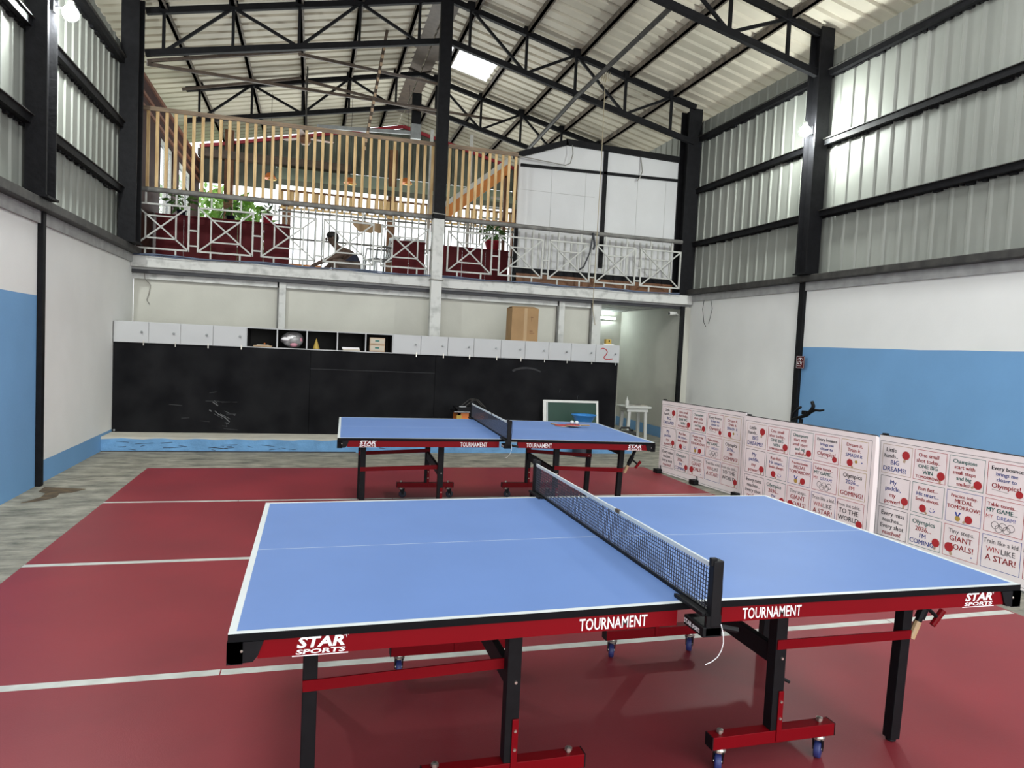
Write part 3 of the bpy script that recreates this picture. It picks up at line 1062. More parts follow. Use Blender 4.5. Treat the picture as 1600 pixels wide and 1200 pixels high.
FAR, FRZ = (0.401, 3.77, 0), math.radians(-2.494)
MZ = 0.005                     # the sports mat is 5 mm thick
make_table('table_tennis_table', (0, 0, MZ), 0, 'blue table tennis table nearest the camera, with red side panels', 'wheel_blue')
make_net('table_tennis_net', (0, 0, MZ), 0, 'net clamped across the nearest blue table')
make_table('table_tennis_table', (FAR[0], FAR[1], MZ), FRZ, 'blue table tennis table farther back, in front of the black board', 'wheel_dark')
make_net('table_tennis_net', (FAR[0], FAR[1], MZ), FRZ, 'net clamped across the farther blue table')

# ================================================================== SPORTS MATS AND TAPES
strips = [(-3.83, -2.08, 'red sports mat strip beneath the photographer'), (-2.08, -0.33, 'red sports mat strip in front of the nearest table'),
          (-0.33, 1.425, 'red sports mat strip under the front of the nearest table'),
          (1.425, 3.15, 'red sports mat strip between the two tables'), (3.15, 4.94, 'red sports mat strip under the front of the farther table'),
          (4.94, 6.65, 'farthest red sports mat strip, nearest the blue plinth')]
for a, b, lab in strips[1:]:
    m = MB().use('mat_red')
    m.box(-1.55, 4.57, a + 0.001, b - 0.001, 0.0, MZ)
    tag(m.build('sports_mat'), lab, 'sports mat')
for y, w, lab in ((1.425, 0.055, 'pale tape line passing under the nearest table'), (3.15, 0.05, 'pale tape line just behind the nearest table'),
                  (4.94, 0.045, 'pale tape line under the farther table')):
    m = MB().use('tape')
    xa = -1.55
    while xa < 4.5:
        xb = min(4.56, xa + random.uniform(0.9, 1.6))
        m.box(xa, xb - 0.006, y - w / 2 + random.uniform(-.002, .002), y + w / 2 + random.uniform(-.002, .002), MZ, MZ + 0.0008)
        xa = xb
    tag(m.build('tape_line'), lab, 'floor tape')

# ================================================================== LOCKERS, BLACK BOARD
xe = [-2.318, -1.90, -1.515, -1.11, -0.69, -0.29, 0.105, 0.52, 0.915, 1.30, 1.705, 2.105, 2.50, 2.92, 3.30, 3.68, 4.05, 4.46, 4.87]
LZ0, LZ1, LY0, LY1 = 1.375, 1.652, 8.30, 8.85
lk = empty('locker_bank', (1.28, 8.55, 1.37))
off = Vector((1.28, 8.55, 1.37))
m = MB().use('locker_white')


def bx(mm, x0, x1, y0, y1, z0, z1, c=0.0):
    mm.box(x0 - off.x, x1 - off.x, y0 - off.y, y1 - off.y, z0 - off.z, z1 - off.z, c)


bx(m, xe[0], xe[-1], LY0, LY1, LZ1 - 0.014, LZ1)
bx(m, xe[0], xe[-1], LY0, LY1, LZ0, LZ0 + 0.012)
for i, x in enumerate(xe):
    a = min(max(x - 0.008, xe[0]), xe[-1] - 0.016)
    bx(m, a, a + 0.016, LY0, LY1, LZ0 + 0.012, LZ1 - 0.014)
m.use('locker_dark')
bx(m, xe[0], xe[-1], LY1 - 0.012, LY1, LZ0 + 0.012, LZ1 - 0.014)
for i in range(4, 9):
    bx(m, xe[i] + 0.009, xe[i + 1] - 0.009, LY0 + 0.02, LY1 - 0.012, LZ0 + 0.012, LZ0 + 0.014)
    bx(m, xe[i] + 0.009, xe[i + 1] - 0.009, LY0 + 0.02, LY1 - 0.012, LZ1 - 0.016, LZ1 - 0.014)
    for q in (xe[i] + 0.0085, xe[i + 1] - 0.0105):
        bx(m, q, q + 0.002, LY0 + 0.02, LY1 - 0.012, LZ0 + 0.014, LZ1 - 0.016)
m.build('carcass', lk)
for i in range(18):
    if 4 <= i <= 8:
        continue
    a, b = xe[i] + 0.004, xe[i + 1] - 0.004
    d = MB().use('locker_white')
    bx(d, a, b, LY0 - 0.016, LY0 - 0.001, LZ0 + 0.003, LZ1 - 0.003, 0.002)
    d.use('zinc')
    bx(d, b - 0.062, b - 0.050, LY0 - 0.02, LY0 - 0.016, LZ0 - 0.035, LZ0 + 0.03)
    if i == 17:
        d.use('red_ink')
        pts = [(0.10, 0.205), (0.14, 0.222), (0.19, 0.205), (0.215, 0.165), (0.195, 0.12), (0.165, 0.085), (0.185, 0.055), (0.24, 0.05), (0.31, 0.062)]
        pp = [(xe[17] + q - 0.02 - off.x, LY0 - 0.0168 - off.y, LZ0 + r - off.z) for q, r in pts]
        sm = []
        for j in range(len(pp) - 1):
            for t in range(4):
                p0, p1, p2, p3 = [Vector(pp[min(max(j + q, 0), len(pp) - 1)]) for q in (-1, 0, 1, 2)]
                s = t / 4
                sm.append(0.5 * ((2 * p1) + (p2 - p0) * s + (2 * p0 - 5 * p1 + 4 * p2 - p3) * s * s + (3 * p1 - p0 - 3 * p2 + p3) * s ** 3))
        sm.append(Vector(pp[-1]))
        for j in range(len(sm) - 1):
            d.bar(sm[j], sm[j + 1] + (sm[j + 1] - sm[j]) * 0.15, 0.001, 0.015, up=(0, 0, 1) if abs((sm[j + 1] - sm[j]).normalized().z) < 0.9 else (1, 0, 0))
    do = d.build('door', lk)
    if i == 17:
        do['label'] = 'white door with a red S-shaped squiggle'
    k = MB().use('galv')
    zc = (LZ0 + LZ1) / 2 + 0.005
    k.lathe([(0.006, 0.0), (0.006, 0.01), (0.014, 0.014), (0.015, 0.022), (0.008, 0.027)], 12, (b - 0.075 - off.x, LY0 - 0.016 - off.y, zc - off.z), (0, -1, 0))
    k.build('knob', do)
tag(lk, 'long row of white lockers with five open compartments above the black board', 'lockers')

bb = empty('black_board', (1.28, 8.36, 0.18))
for a, b in ((-2.322, 0.16), (0.165, 1.935), (1.94, 4.86)):
    m = MB().use('board_black')
    m.box(a - 1.28, b - 1.28, -0.05, -0.03, 0.006, 1.194, 0.002)
    if a < -1:
        m.use('chalk')
        for (xa, za, xb, zb, w) in ((-1.10, 0.43, -1.03, 0.38, 0.012), (-1.08, 0.45, -1.04, 0.41, 0.006), (-1.07, 0.31, -1.03, 0.27, 0.010), (-1.03, 0.27, -0.94, 0.22, 0.012),
                                    (-0.94, 0.22, -0.88, 0.16, 0.014), (-1.0, 0.27, -0.87, 0.20, 0.006), (-1.14, 0.32, -1.11, 0.30, 0.014), (-1.08, 0.27, -0.97, 0.21, 0.004),
                                    (-0.92, 0.15, -0.915, 0.09, 0.014), (-0.94, 0.15, -0.89, 0.14, 0.008), (-0.95, 0.31, -0.88, 0.28, 0.004), (-0.83, 0.26, -0.81, 0.255, 0.012)):
            m.bar((xa - 1.28, -0.0505, za), (xb - 1.28, -0.0505, zb), 0.0006, w)
        m.use('chalk_dim')
        for _ in range(10):
            q = Vector((random.gauss(-1.2, 0.25) - 1.28, -0.0502, random.gauss(0.35, 0.15)))
            m.bar(q, q + Vector((random.uniform(0.05, 0.2), 0, random.uniform(-0.02, 0.02))), 0.0004, random.uniform(0.004, 0.014))
    elif a > 1:
        m.use('chalk_dim')
        for k in range(7):
            t0 = pi * (0.2 + 0.6 * k / 7)
            t1 = pi * (0.2 + 0.6 * (k + 1) / 7)
            p = lambda t: Vector((3.35 - 1.28 - 0.28 * math.cos(t), -0.0505, 0.93 + 0.13 * math.sin(t)))
            m.bar(p(t0), p(t1), 0.0005, 0.035 - 0.002 * k)
        m.use('chalk')
        for q in ((4.2, 0.60), (4.38, 0.42), (3.9, 0.7)):
            m.bar((q[0] - 1.28, -0.0505, q[1]), (q[0] - 1.27, -0.0505, q[1] + 0.06), 0.0005, 0.006)
    else:
        m.use('chalk_dim')
        m.bar((0.165 - 1.28, -0.0505, 0.93), (1.935 - 1.28, -0.0505, 0.93), 0.0006, 0.008)
        m.bar((0.175 - 1.28, -0.0505, 0.02), (0.175 - 1.28, -0.0505, 0.93), 0.0006, 0.006)
        m.bar((1.03 - 1.28, -0.0505, 0.5), (1.03 - 1.28, -0.0505, 0.90), 0.0006, 0.005)
    m.build('board_panel', bb)
m = MB().use('board_black').box(-3.6, 3.58, -0.03, 0.5, 0.006, 1.19)
m.build('cabinet_body', bb)
m = MB().use('locker_white')
for x in (-2.315, 4.855):
    m.lathe([(0.012, 0), (0.012, 0.004)], 10, (x - 1.28 + (0.02 if x < 0 else -0.02), -0.05, 0.03), (0, -1, 0))
m.build('bolt_cap', bb)
tag(bb, 'wide black painted board with chalk scuffs below the white lockers', 'board')

# things in the open compartments (left to right)
SZ = LZ0 + 0.0145
m = MB().use('paper_brown')
m.box(-0.60, -0.36, 8.33, 8.55, SZ, SZ + 0.02, 0.002)
m.use('paper').box(-0.56, -0.40, 8.34, 8.5, SZ + 0.02, SZ + 0.03)
m.use('orange').ball((-0.46, 8.42, SZ + 0.042), 0.014)
tag(m.build('paper_pile'), 'low pile of brown papers in the first open compartment', 'papers')
bag = empty('plastic_bag', (-0.09, 8.46, SZ))
m = MB().use('bag_clear', True)
vs, fs = [], []
n, k = 18, 10
for i in range(k + 1):
    ph = pi * i / k
    for j in range(n):
        t = 2 * pi * j / n
        r = 1 + 0.10 * math.sin(3 * t + i) + 0.07 * math.sin(5 * t - 2 * i) + random.uniform(-0.05, 0.05)
        vs.append((0.155 * r * math.sin(ph) * math.cos(t), 0.13 * r * math.sin(ph) * math.sin(t), 0.118 - 0.112 * math.cos(ph) * (0.95 + 0.05 * r)))
for i in range(k):
    for j in range(n):
        fs.append((i * n + j, i * n + (j + 1) % n, (i + 1) * n + (j + 1) % n, (i + 1) * n + j))
m.add(vs, fs)
m.build('bag', bag)
m = MB().use('pink', True).ball((0.02, -0.09, 0.045), 0.04, sc3=(1.3, 0.8, 0.8)).ball((0.11, -0.06, 0.11), 0.035, sc3=(0.8, 0.8, 1.2))
m.build('pink_bundle', bag)
m = MB().use('print_white', True).ball((-0.075, -0.08, 0.12), 0.05, sc3=(1.6, 0.9, 0.6)).ball((0.0, -0.1, 0.14), 0.045, sc3=(1.8, 0.7, 0.8))
m.build('white_bundle', bag)
tag(bag, 'bulging plastic bag stuffed in the second open compartment', 'bag')
m = MB().use('gold_ink', True)
m.lathe([(0.048, 0), (0.046, 0.01), (0.028, 0.07), (0.010, 0.13), (0.004, 0.15)], 16, (0.235, 8.42, SZ))
tag(m.build('paper_cone'), 'small tan cone standing in the third open compartment', 'cone')
m = MB().use('paper')
m.box(0.60, 0.84, 8.32, 8.55, SZ, SZ + 0.022, 0.002)
m.use('print_white').box(0.59, 0.83, 8.325, 8.56, SZ + 0.022, SZ + 0.045, 0.002)
tag(m.build('paper_stack'), 'flat stack of white papers in the fourth open compartment', 'papers')
for z, lab in ((0, 'lower of two small cartons in the fifth open compartment'), (0.102, 'upper of two small cartons in the fifth open compartment')):
    m = MB().use('tan_ink').box(0.975, 1.19, 8.325, 8.55, SZ + z, SZ + z + 0.098, 0.003)
    m.use('paper').box(0.985, 1.18, 8.3238, 8.325, SZ + z + 0.02, SZ + z + 0.085)
    m.use('green_ink').box(1.05, 1.11, 8.3225, 8.3238, SZ + z + 0.045, SZ + z + 0.065)
    tag(m.build('small_carton'), lab, 'carton')

# things on the lockers
cb = empty('cardboard_box', (3.28, 8.52, LZ1), 0)
m = MB().use('carton')
m.box(-0.19, 0.235, -0.16, 0.16, 0.0, 0.50, 0.003)
m.use('carton_tape').box(0.005, 0.055, -0.1606, 0.1606, 0.0, 0.5006)
m.use('wood_dark')
for (a, b, c, d) in ((0.10, 0.15, 0.15, 0.16), (0.10, 0.18, 0.12, 0.128), (0.12, 0.125, 0.30, 0.38), (0.11, 0.15, 0.36, 0.37)):
    m.box(a, b, -0.161, -0.16, c, d)
m.build('body', cb)
m = MB().use('carton')
m.add([(-0.19, -0.158, 0.5), (0.235, -0.158, 0.5), (0.20, -0.02, 0.535), (-0.16, -0.02, 0.53)], [(0, 1, 2, 3)])
m.add([(-0.19, 0.158, 0.5), (0.235, 0.158, 0.5), (0.21, 0.03, 0.52), (-0.17, 0.03, 0.525)], [(3, 2, 1, 0)])
f = m.build('top_flap', cb)
s = f.modifiers.new('thick', 'SOLIDIFY')
s.thickness = 0.004
tag(cb, 'brown cardboard box standing on top of the white lockers', 'box')
m = MB().use('plastic_white')
m.box(4.62, 4.80, 8.36, 8.5, LZ1, LZ1 + 0.02, 0.003)
m.use('gold_ink').box(4.67, 4.76, 8.38, 8.46, LZ1 + 0.02, LZ1 + 0.095, 0.006)
m.use('board_black').box(4.71, 4.73, 8.378, 8.38, LZ1 + 0.05, LZ1 + 0.08)
tag(m.build('switch_box'), 'small cream box left on the right end of the lockers', 'box')

# ================================================================== BETWEEN TABLE AND BOARD
LG = 0.185   # ledge height
cbd = empty('chalkboard', (4.06, 8.14, 0.0))
tilt = Matrix.Rotation(math.radians(-9), 3, 'X')


def tb(mm, x0, x1, z0, z1, y0, y1):
    vs = []
    for z in (z0, z1):
        for (x, y) in ((x0, y0), (x1, y0), (x1, y1), (x0, y1)):
            vs.append(tilt @ Vector((x, y, z)))
    mm.add(vs, MB.BF)


base = 0.19
m = MB().use('chalkboard')
tb(m, -0.42, 0.42, 0.03, 0.56, -0.012, 0.0)
ob = m.build('writing_surface', cbd)
m2 = MB().use('plastic_white')
for (a, b, c, d) in ((-0.455, -0.405, 0, 0.59), (0.415, 0.45, 0, 0.59), (-0.405, 0.415, 0.555, 0.59), (-0.405, 0.415, 0, 0.035)):
    tb(m2, a, b, c, d, -0.02, 0.006)
m2.use('line_white')
tb(m2, -0.392, -0.382, 0.035, 0.555, -0.018, 0.0)
m2.build('frame', cbd)
cbd.location = (4.05, 8.10, LG)
tag(cbd, 'small green chalkboard in a white frame leaning on the black board', 'chalkboard')
m = MB().use('bowl_blue', True)
m.lathe([(0.10, 0.0), (0.105, 0.006), (0.135, 0.07), (0.172, 0.135), (0.186, 0.145), (0.186, 0.152), (0.168, 0.142), (0.128, 0.07), (0.098, 0.012)], 32, (4.04, 7.60, 0.0))
bo = m.build('plastic_basin')
bo.location = (0, 0, 0.46)
# upturned bucket the basin stands on
tag(bo, 'blue plastic basin in front of the green chalkboard', 'basin')
m = MB().use('wheel_dark', True)
m.lathe([(0.15, 0.0), (0.15, 0.02), (0.125, 0.44), (0.11, 0.46)], 24, (4.04, 7.60, 0.0))
tag(m.build('bucket'), 'dark upturned bucket under the blue basin, behind the farther table', 'bucket')

og = empty('orange_stand', (2.42, 7.95, LG))
m = MB().use('orange')
for (a, b) in ((-0.23, -0.17), (-0.06, 0.0), (0.17, 0.23)):
    m.box(a, b, -0.14, -0.10, 0, 0.40, 0.004)
m.box(-0.23, 0.23, -0.14, -0.10, 0.30, 0.40)
m.box(-0.23, -0.19, -0.14, 0.14, 0, 0.40, 0.004)
m.box(0.19, 0.23, -0.14, 0.14, 0, 0.40, 0.004)
m.box(-0.23, 0.23, -0.14, -0.10, 0.0, 0.12)
m.use('wood_dark').box(-0.19, 0.19, -0.09, 0.13, 0.0, 0.38)
m.use('gold_ink').box(-0.235, -0.16, -0.146, -0.14, 0.05, 0.36)
m.build('body', og)
m = MB().use('black')
m.box(-0.28, 0.16, -0.17, 0.15, 0.40, 0.415, 0.003)
m.box(-0.25, 0.20, -0.12, 0.12, 0.45, 0.475, 0.003)
m.box(-0.22, 0.04, -0.12, 0.10, 0.415, 0.45)
m.use('galv')
m.box(-0.28, 0.0, -0.175, -0.17, 0.405, 0.415)
m.box(-0.2, -0.1, -0.125, -0.12, 0.475, 0.49)
m.build('tray', og)
m = MB().use('steel_dark')
for s in (-0.1, 0.1):
    m.tube([(-0.12, s, 0.475), (0.0, s, 0.575), (0.08, s, 0.58), (0.19, s, 0.475)], 0.007, 6)
for x, z in ((0.0, 0.575), (0.08, 0.58)):
    m.tube([(x, -0.1, z), (x, 0.1, z)], 0.007, 6)
m.build('wire_rack', og)
tag(og, 'orange box stand with black trays behind the farther table', 'stand')

# white stool in the passage corner, with bottle and newspaper
st = empty('stool', (5.80, 9.55, 0))
m = MB().use('plastic_white')
m.box(-0.27, 0.24, -0.20, 0.20, 0.565, 0.60, 0.008)
m.box(-0.22, 0.19, -0.17, 0.17, 0.50, 0.565, 0.004)
m.build('seat', st)
for sx in (-0.17, 0.145):
    for sy in (-0.14, 0.14):
        m = MB().use('plastic_white')
        m.bar((sx * 1.12, sy * 1.08, 0.0), (sx, sy, 0.50), 0.055, 0.05, ch=0.004)
        m.build('leg', st)
tag(st, 'white plastic stool in the corner beyond the lockers', 'stool')
m = MB().use('plastic_white', True)
m.lathe([(0.032, 0), (0.034, 0.01), (0.034, 0.08), (0.022, 0.105), (0.012, 0.115), (0.012, 0.135), (0.006, 0.14), (0.004, 0.17)], 16, (5.60, 9.45, 0.60))
tag(m.build('glue_bottle'), 'white nozzle bottle standing on the white stool', 'bottle')
m = MB()
for k in range(4):
    m.use('paper' if k % 2 else 'print_white')
    m.box(5.66 + k * 0.02, 5.96 + k * 0.015, 9.40 + k * 0.01, 9.66 - k * 0.02, 0.6005 + k * 0.004, 0.6035 + k * 0.004)
m.use('black_ink')
for k in range(7):
    m.box(5.75 + 0.02 * (k % 3), 5.85 + 0.015 * k, 9.43 + k * 0.027, 9.437 + k * 0.027, 0.6158, 0.6163)
tag(m.build('newspaper'), 'folded newspaper lying on the white stool', 'newspaper')
jc = empty('jerry_can', (5.33, 8.9, 0))
m = MB().use('steel_dark', True)
m.box(-0.17, 0.17, -0.11, 0.11, 0.0, 0.22, 0.03)
m.build('body', jc)
m = MB().use('steel_dark').tube([(-0.10, 0, 0.21), (-0.07, 0, 0.275), (0.07, 0, 0.275), (0.10, 0, 0.21)], 0.018, 8)
m.build('handle', jc)
m = MB().use('black').lathe([(0.025, 0.21), (0.025, 0.24), (0.02, 0.245)], 12, (0.13, 0, 0))
m.build('cap', jc)
tag(jc, 'dark plastic can on the floor beside the white stool', 'can')

# paddles and balls on the far table
def far_pt(lx, ly):
    c, s = math.cos(FRZ), math.sin(FRZ)
    return FAR[0] + c * lx - s * ly, FAR[1] + s * lx + c * ly


HT = H_ + MZ + 0.0045


def paddle(cx, cy, z, ang, face, label):
    o = empty('table_tennis_bat', (cx, cy, z), ang)
    n = 28
    blade = [(0.078 * math.cos(2 * pi * k / n) , 0.075 * math.sin(2 * pi * k / n)) for k in range(n)]
    MB().use('ply').prism(blade, (0, 0, 0.002), X, Y, Z, 0.006).build('blade', o)
    MB().use('rubber_red' if face == 'red' else 'black').prism([(a * 0.97, b * 0.97) for a, b in blade if a < 0.066], (0, 0, 0.008), X, Y, Z, 0.004).build('rubber', o)
    m = MB().use('ply').box(0.07, 0.175, -0.014, 0.014, 0.0005, 0.013, 0.004)
    m.use('black').box(0.08, 0.17, -0.0142, 0.0142, 0.004, 0.009)
    m.build('grip', o)
    return tag(o, label, 'bat')


paddle(2.66, 4.76, HT, 1.9, 'red', 'red table tennis bat lying flat on the farther table, left of its partner')
paddle(2.755, 4.70, HT + 0.0135, -0.1, 'red', 'table tennis bat overlapping another on the farther table, balls on it')
for dx, dy, lab in ((-0.016, 0.012, 'left white ball resting on the bats on the farther table'), (0.025, -0.012, 'right white ball resting on the bats on the farther table')):
    m = MB().use('line_white', True).ball((0, 0, 0), 0.02, 16, 12)
    o = m.build('table_tennis_ball')
    o.location = (2.765 + dx, 4.70 + dy, HT + 0.0135 + 0.012 + 0.02)
    tag(o, lab, 'ball')

# ================================================================== PRINTED BARRIER BANNERS
R_, B_, G_, K_ = 'red_ink', 'blue_ink', 'green_ink', 'black_ink'
cells = [
    [('tan_ink', [('Little', K_, 1), ('hands..', K_, 1), ('BIG', B_, 1.15), ('DREAMS!', B_, 1.15)], 'pr'),
     (R_, [('One small', R_, 1), ('shot today..', R_, 1), ('ONE BIG', G_, 1), ('WIN', G_, 1), ('TOMORROW!', R_, 0.75)], 'pbr'),
     (G_, [('Champions', G_, 1), ('start with', R_, 1), ('small steps', R_, 1), ('and big', G_, 1), ('smiles!', R_, 1)], 'pbr2'),
     (R_, [('Every bounce', K_, 1), ('brings me', B_, 0.95), ('closer to', B_, 0.95), ('Olympics!', R_, 1.25), ('', K_, 0.9)], 'swish'),
     ('gold_ink', [('Dream it.', R_, 1.1), ('Train it.', R_, 1.1), ('SMASH it', B_, 1.1), ('', K_, 1.9)], 'pb')],
    [(K_, [('My', B_, 1.05), ('paddle,', B_, 1.05), ('my', R_, 1.05), ('power!', R_, 1.05)], 'pbr'),
     (G_, [('Run fast...', R_, 1), ('Hit smart...', B_, 1), ('Smile always.', R_, 0.9), ('', K_, 1.9)], 'smile'),
     (B_, [('Practice today.', R_, 0.85), ('MEDAL', R_, 1.1), ('TOMORROW!', R_, 1.05), ('', K_, 2.1)], 'medal'),
     (R_, [('Table tennis...', R_, 0.9), ('MY GAME...', G_, 1.05), ('MY DREAM!', B_, 1.05), ('', K_, 1.9)], 'rings'),
     ('gold_ink', [('Olympics', K_, 1.1), ('2036...', B_, 1.1), ("I'M", R_, 1.0), ('GOMING!', R_, 1.15)], '')],
    [(K_, [('Every miss', K_, 1), ('teaches...', K_, 1), ('Every shot', K_, 1), ('reaches!', R_, 1)], ''),
     (G_, [('Olympics', G_, 1.05), ('2036...', R_, 1.05), ("I'M", B_, 1.0), ('COMING!', B_, 1.05)], 'pr3'),
     (R_, [('Tiny steps.', K_, 0.95), ('GIANT', R_, 1.2), ('GOALS!', R_, 1.2), ('', K_, 0.8)], 'pl'),
     (B_, [('Train like a kid.', K_, 0.9), ('WIN LIKE', R_, 1.2), ('A STAR!', R_, 1.2), ('', K_, .7)], ''),
     (R_, [('From the table..', K_, 0.85), ('TO THE', K_, 1.1), ('WORLD', K_, 1.1), ('', K_, .8)], 'pbr')],
]
BL, BH = 1.58, 0.945


def paddle_icon(m, cx, cy, r, o, u, v, ang):
    m.use('tan_ink')
    c, s = math.cos(ang), math.sin(ang)
    w = r * 0.28
    m.flat([(cx + c * r * 0.8 - s * w, cy + s * r * 0.8 + c * w), (cx + c * r * 0.8 + s * w, cy + s * r * 0.8 - c * w),
            (cx + c * r * 1.75 + s * w, cy + s * r * 1.75 - c * w), (cx + c * r * 1.75 - s * w, cy + s * r * 1.75 + c * w)], o, u, v)
    m.use('red_ink')
    m.disc(cx, cy, r, Vector(o) + Vector((0, -0.0004, 0)), u, v)


def make_banner_face():
    """printed sheet in the XZ plane, facing -Y"""
    m = MB().use('banner')
    # slightly rippled sheet with thickness
    n = 24
    for i in range(n):
        a, b = BL * i / n, BL * (i + 1) / n
        m.box(a, b, 0.0, 0.012, 0.012, BH)
    o1 = Vector((0, -0.0008, 0))
    o2 = Vector((0, -0.0014, 0))
    m.use('black_ink')
    m.rect_ring(0.012, BL - 0.03, 0.03, BH - 0.045, 0.003, o1, X, Z)
    cw, chh = (BL - 0.085) / 5, (BH - 0.14) / 3
    for r, row in enumerate(cells):
        for c, (bc, lines, icon) in enumerate(row):
            x0 = 0.030 + c * cw + 0.010
            x1 = x0 + cw - 0.020
            z1 = BH - 0.068 - r * chh
            z0 = z1 - chh + 0.022
            m.use(bc)
            m.rect_ring(x0, x1, z0, z1, 0.0035, o1, X, Z)
            w, h = x1 - x0, z1 - z0
            tot = sum(l[2] for l in lines)
            zc = z1 - 0.022
            lh = (h - 0.032) / tot
            for (body, colr, k) in lines:
                zc -= lh * k
                if body:
                    m.use(colr)
                    mw = w * (0.92 if icon != 'pr' or body not in ('Little', 'hands..') else 0.5)
                    cx = (x0 + x1) / 2 - (0.055 if (icon == 'pr' and body in ('Little', 'hands..')) else (0.015 if 'r' in icon else 0))
                    thin = body in ('Tiny steps.', 'Train like a kid.', 'From the table..')
                    parts = [(body, colr)]
                    if body == 'WIN LIKE':
                        m.use(R_).text('WIN', (cx - 0.058, o2.y, zc + lh * k * 0.2), X, Z, lh * k * 0.60, maxw=w * 0.34)
                        m.use(K_).text('LIKE', (cx + 0.052, o2.y, zc + lh * k * 0.2), X, Z, lh * k * 0.60, maxw=w * 0.38)
                        continue
                    if body in ('MY DREAM!',):
                        m.use(R_).text('MY', (cx - 0.085, o2.y, zc + lh * k * 0.2), X, Z, lh * k * 0.58, maxw=w * 0.24)
                        m.use(B_).text('DREAM!', (cx + 0.035, o2.y, zc + lh * k * 0.2), X, Z, lh * k * 0.58, maxw=w * 0.55)
                        continue
                    for dx in ((0.0,) if thin else (-0.0010, 0.0, 0.0010)):
                        m.text(body, (cx + dx, o2.y, zc + lh * k * 0.22), X, Z, lh * k * 0.68, maxw=mw)
            if icon == 'pr':
                paddle_icon(m, x1 - 0.058, z1 - 0.072, 0.036, o2, X, Z, -1.8)
            elif icon in ('pbr', 'pr3'):
                paddle_icon(m, x1 - 0.040, z0 + (0.062 if icon == 'pbr' else 0.07), 0.033, o2, X, Z, -1.7)
            elif icon == 'pbr2':
                paddle_icon(m, x1 - 0.045, z0 + 0.05, 0.032, o2, X, Z, -2.6)
            elif icon == 'pb':
                paddle_icon(m, x0 + 0.10, z0 + 0.046, 0.031, o2, X, Z, -0.9)
                m.use('gold_ink').disc(x0 + 0.165, z0 + 0.062, 0.014, o2, X, Z)
                m.use(B_).disc(x0 + 0.225, z0 + 0.06, 0.006, o2, X, Z)
            elif icon == 'smile':
                paddle_icon(m, x0 + 0.105, z0 + 0.046, 0.031, o2, X, Z, -0.8)
                m.use(B_)
                for k in range(8):
                    a, b = pi + pi * k / 8, pi + pi * (k + 1) / 8
                    q = lambda t, rr: (x0 + 0.185 + rr * math.cos(t), z0 + 0.048 + rr * 0.8 * math.sin(t))
                    m.flat([q(a, 0.026), q(b, 0.026), q(b, 0.020), q(a, 0.020)], o2, X, Z)
                for q in (-0.012, 0.012):
                    m.disc(x0 + 0.185 + q, z0 + 0.058, 0.004, o2, X, Z, 8)
            elif icon == 'medal':
                m.use(B_).flat([(x0 + 0.075, z0 + 0.084), (x0 + 0.088, z0 + 0.084), (x0 + 0.10, z0 + 0.052), (x0 + 0.088, z0 + 0.052)], o2, X, Z)
                m.flat([(x0 + 0.112, z0 + 0.084), (x0 + 0.125, z0 + 0.084), (x0 + 0.108, z0 + 0.052), (x0 + 0.096, z0 + 0.052)], o2, X, Z)
                m.use('gold_ink').disc(x0 + 0.10, z0 + 0.036, 0.021, o2, X, Z)
                paddle_icon(m, x0 + 0.185, z0 + 0.044, 0.031, o2, X, Z, -2.5)
            elif icon == 'rings':
                m.use(K_)
                for q, rz_ in ((-0.056, 0.0), (0, 0.0), (0.056, 0.0), (-0.028, -0.022), (0.028, -0.022)):
                    m.ring((x0 + x1) / 2 + q, z0 + 0.058 + rz_, 0.027, 0.0035, o2, X, Z)
            elif icon == 'swish':
                m.use('cable').flat([(x0 + 0.04, z0 + 0.045), (x0 + 0.16, z0 + 0.035), (x0 + 0.16, z0 + 0.038), (x0 + 0.04, z0 + 0.048)], o2, X, Z)
                m.use(R_).disc(x1 - 0.045, z0 + 0.042, 0.026, o2, X, Z)
            elif icon == 'pl':
                paddle_icon(m, x0 + 0.05, z0 + 0.07, 0.036, o2, X, Z, -1.2)
                m.use(B_).disc(x1 - 0.05, z0 + 0.035, 0.005, o2, X, Z)
    return m


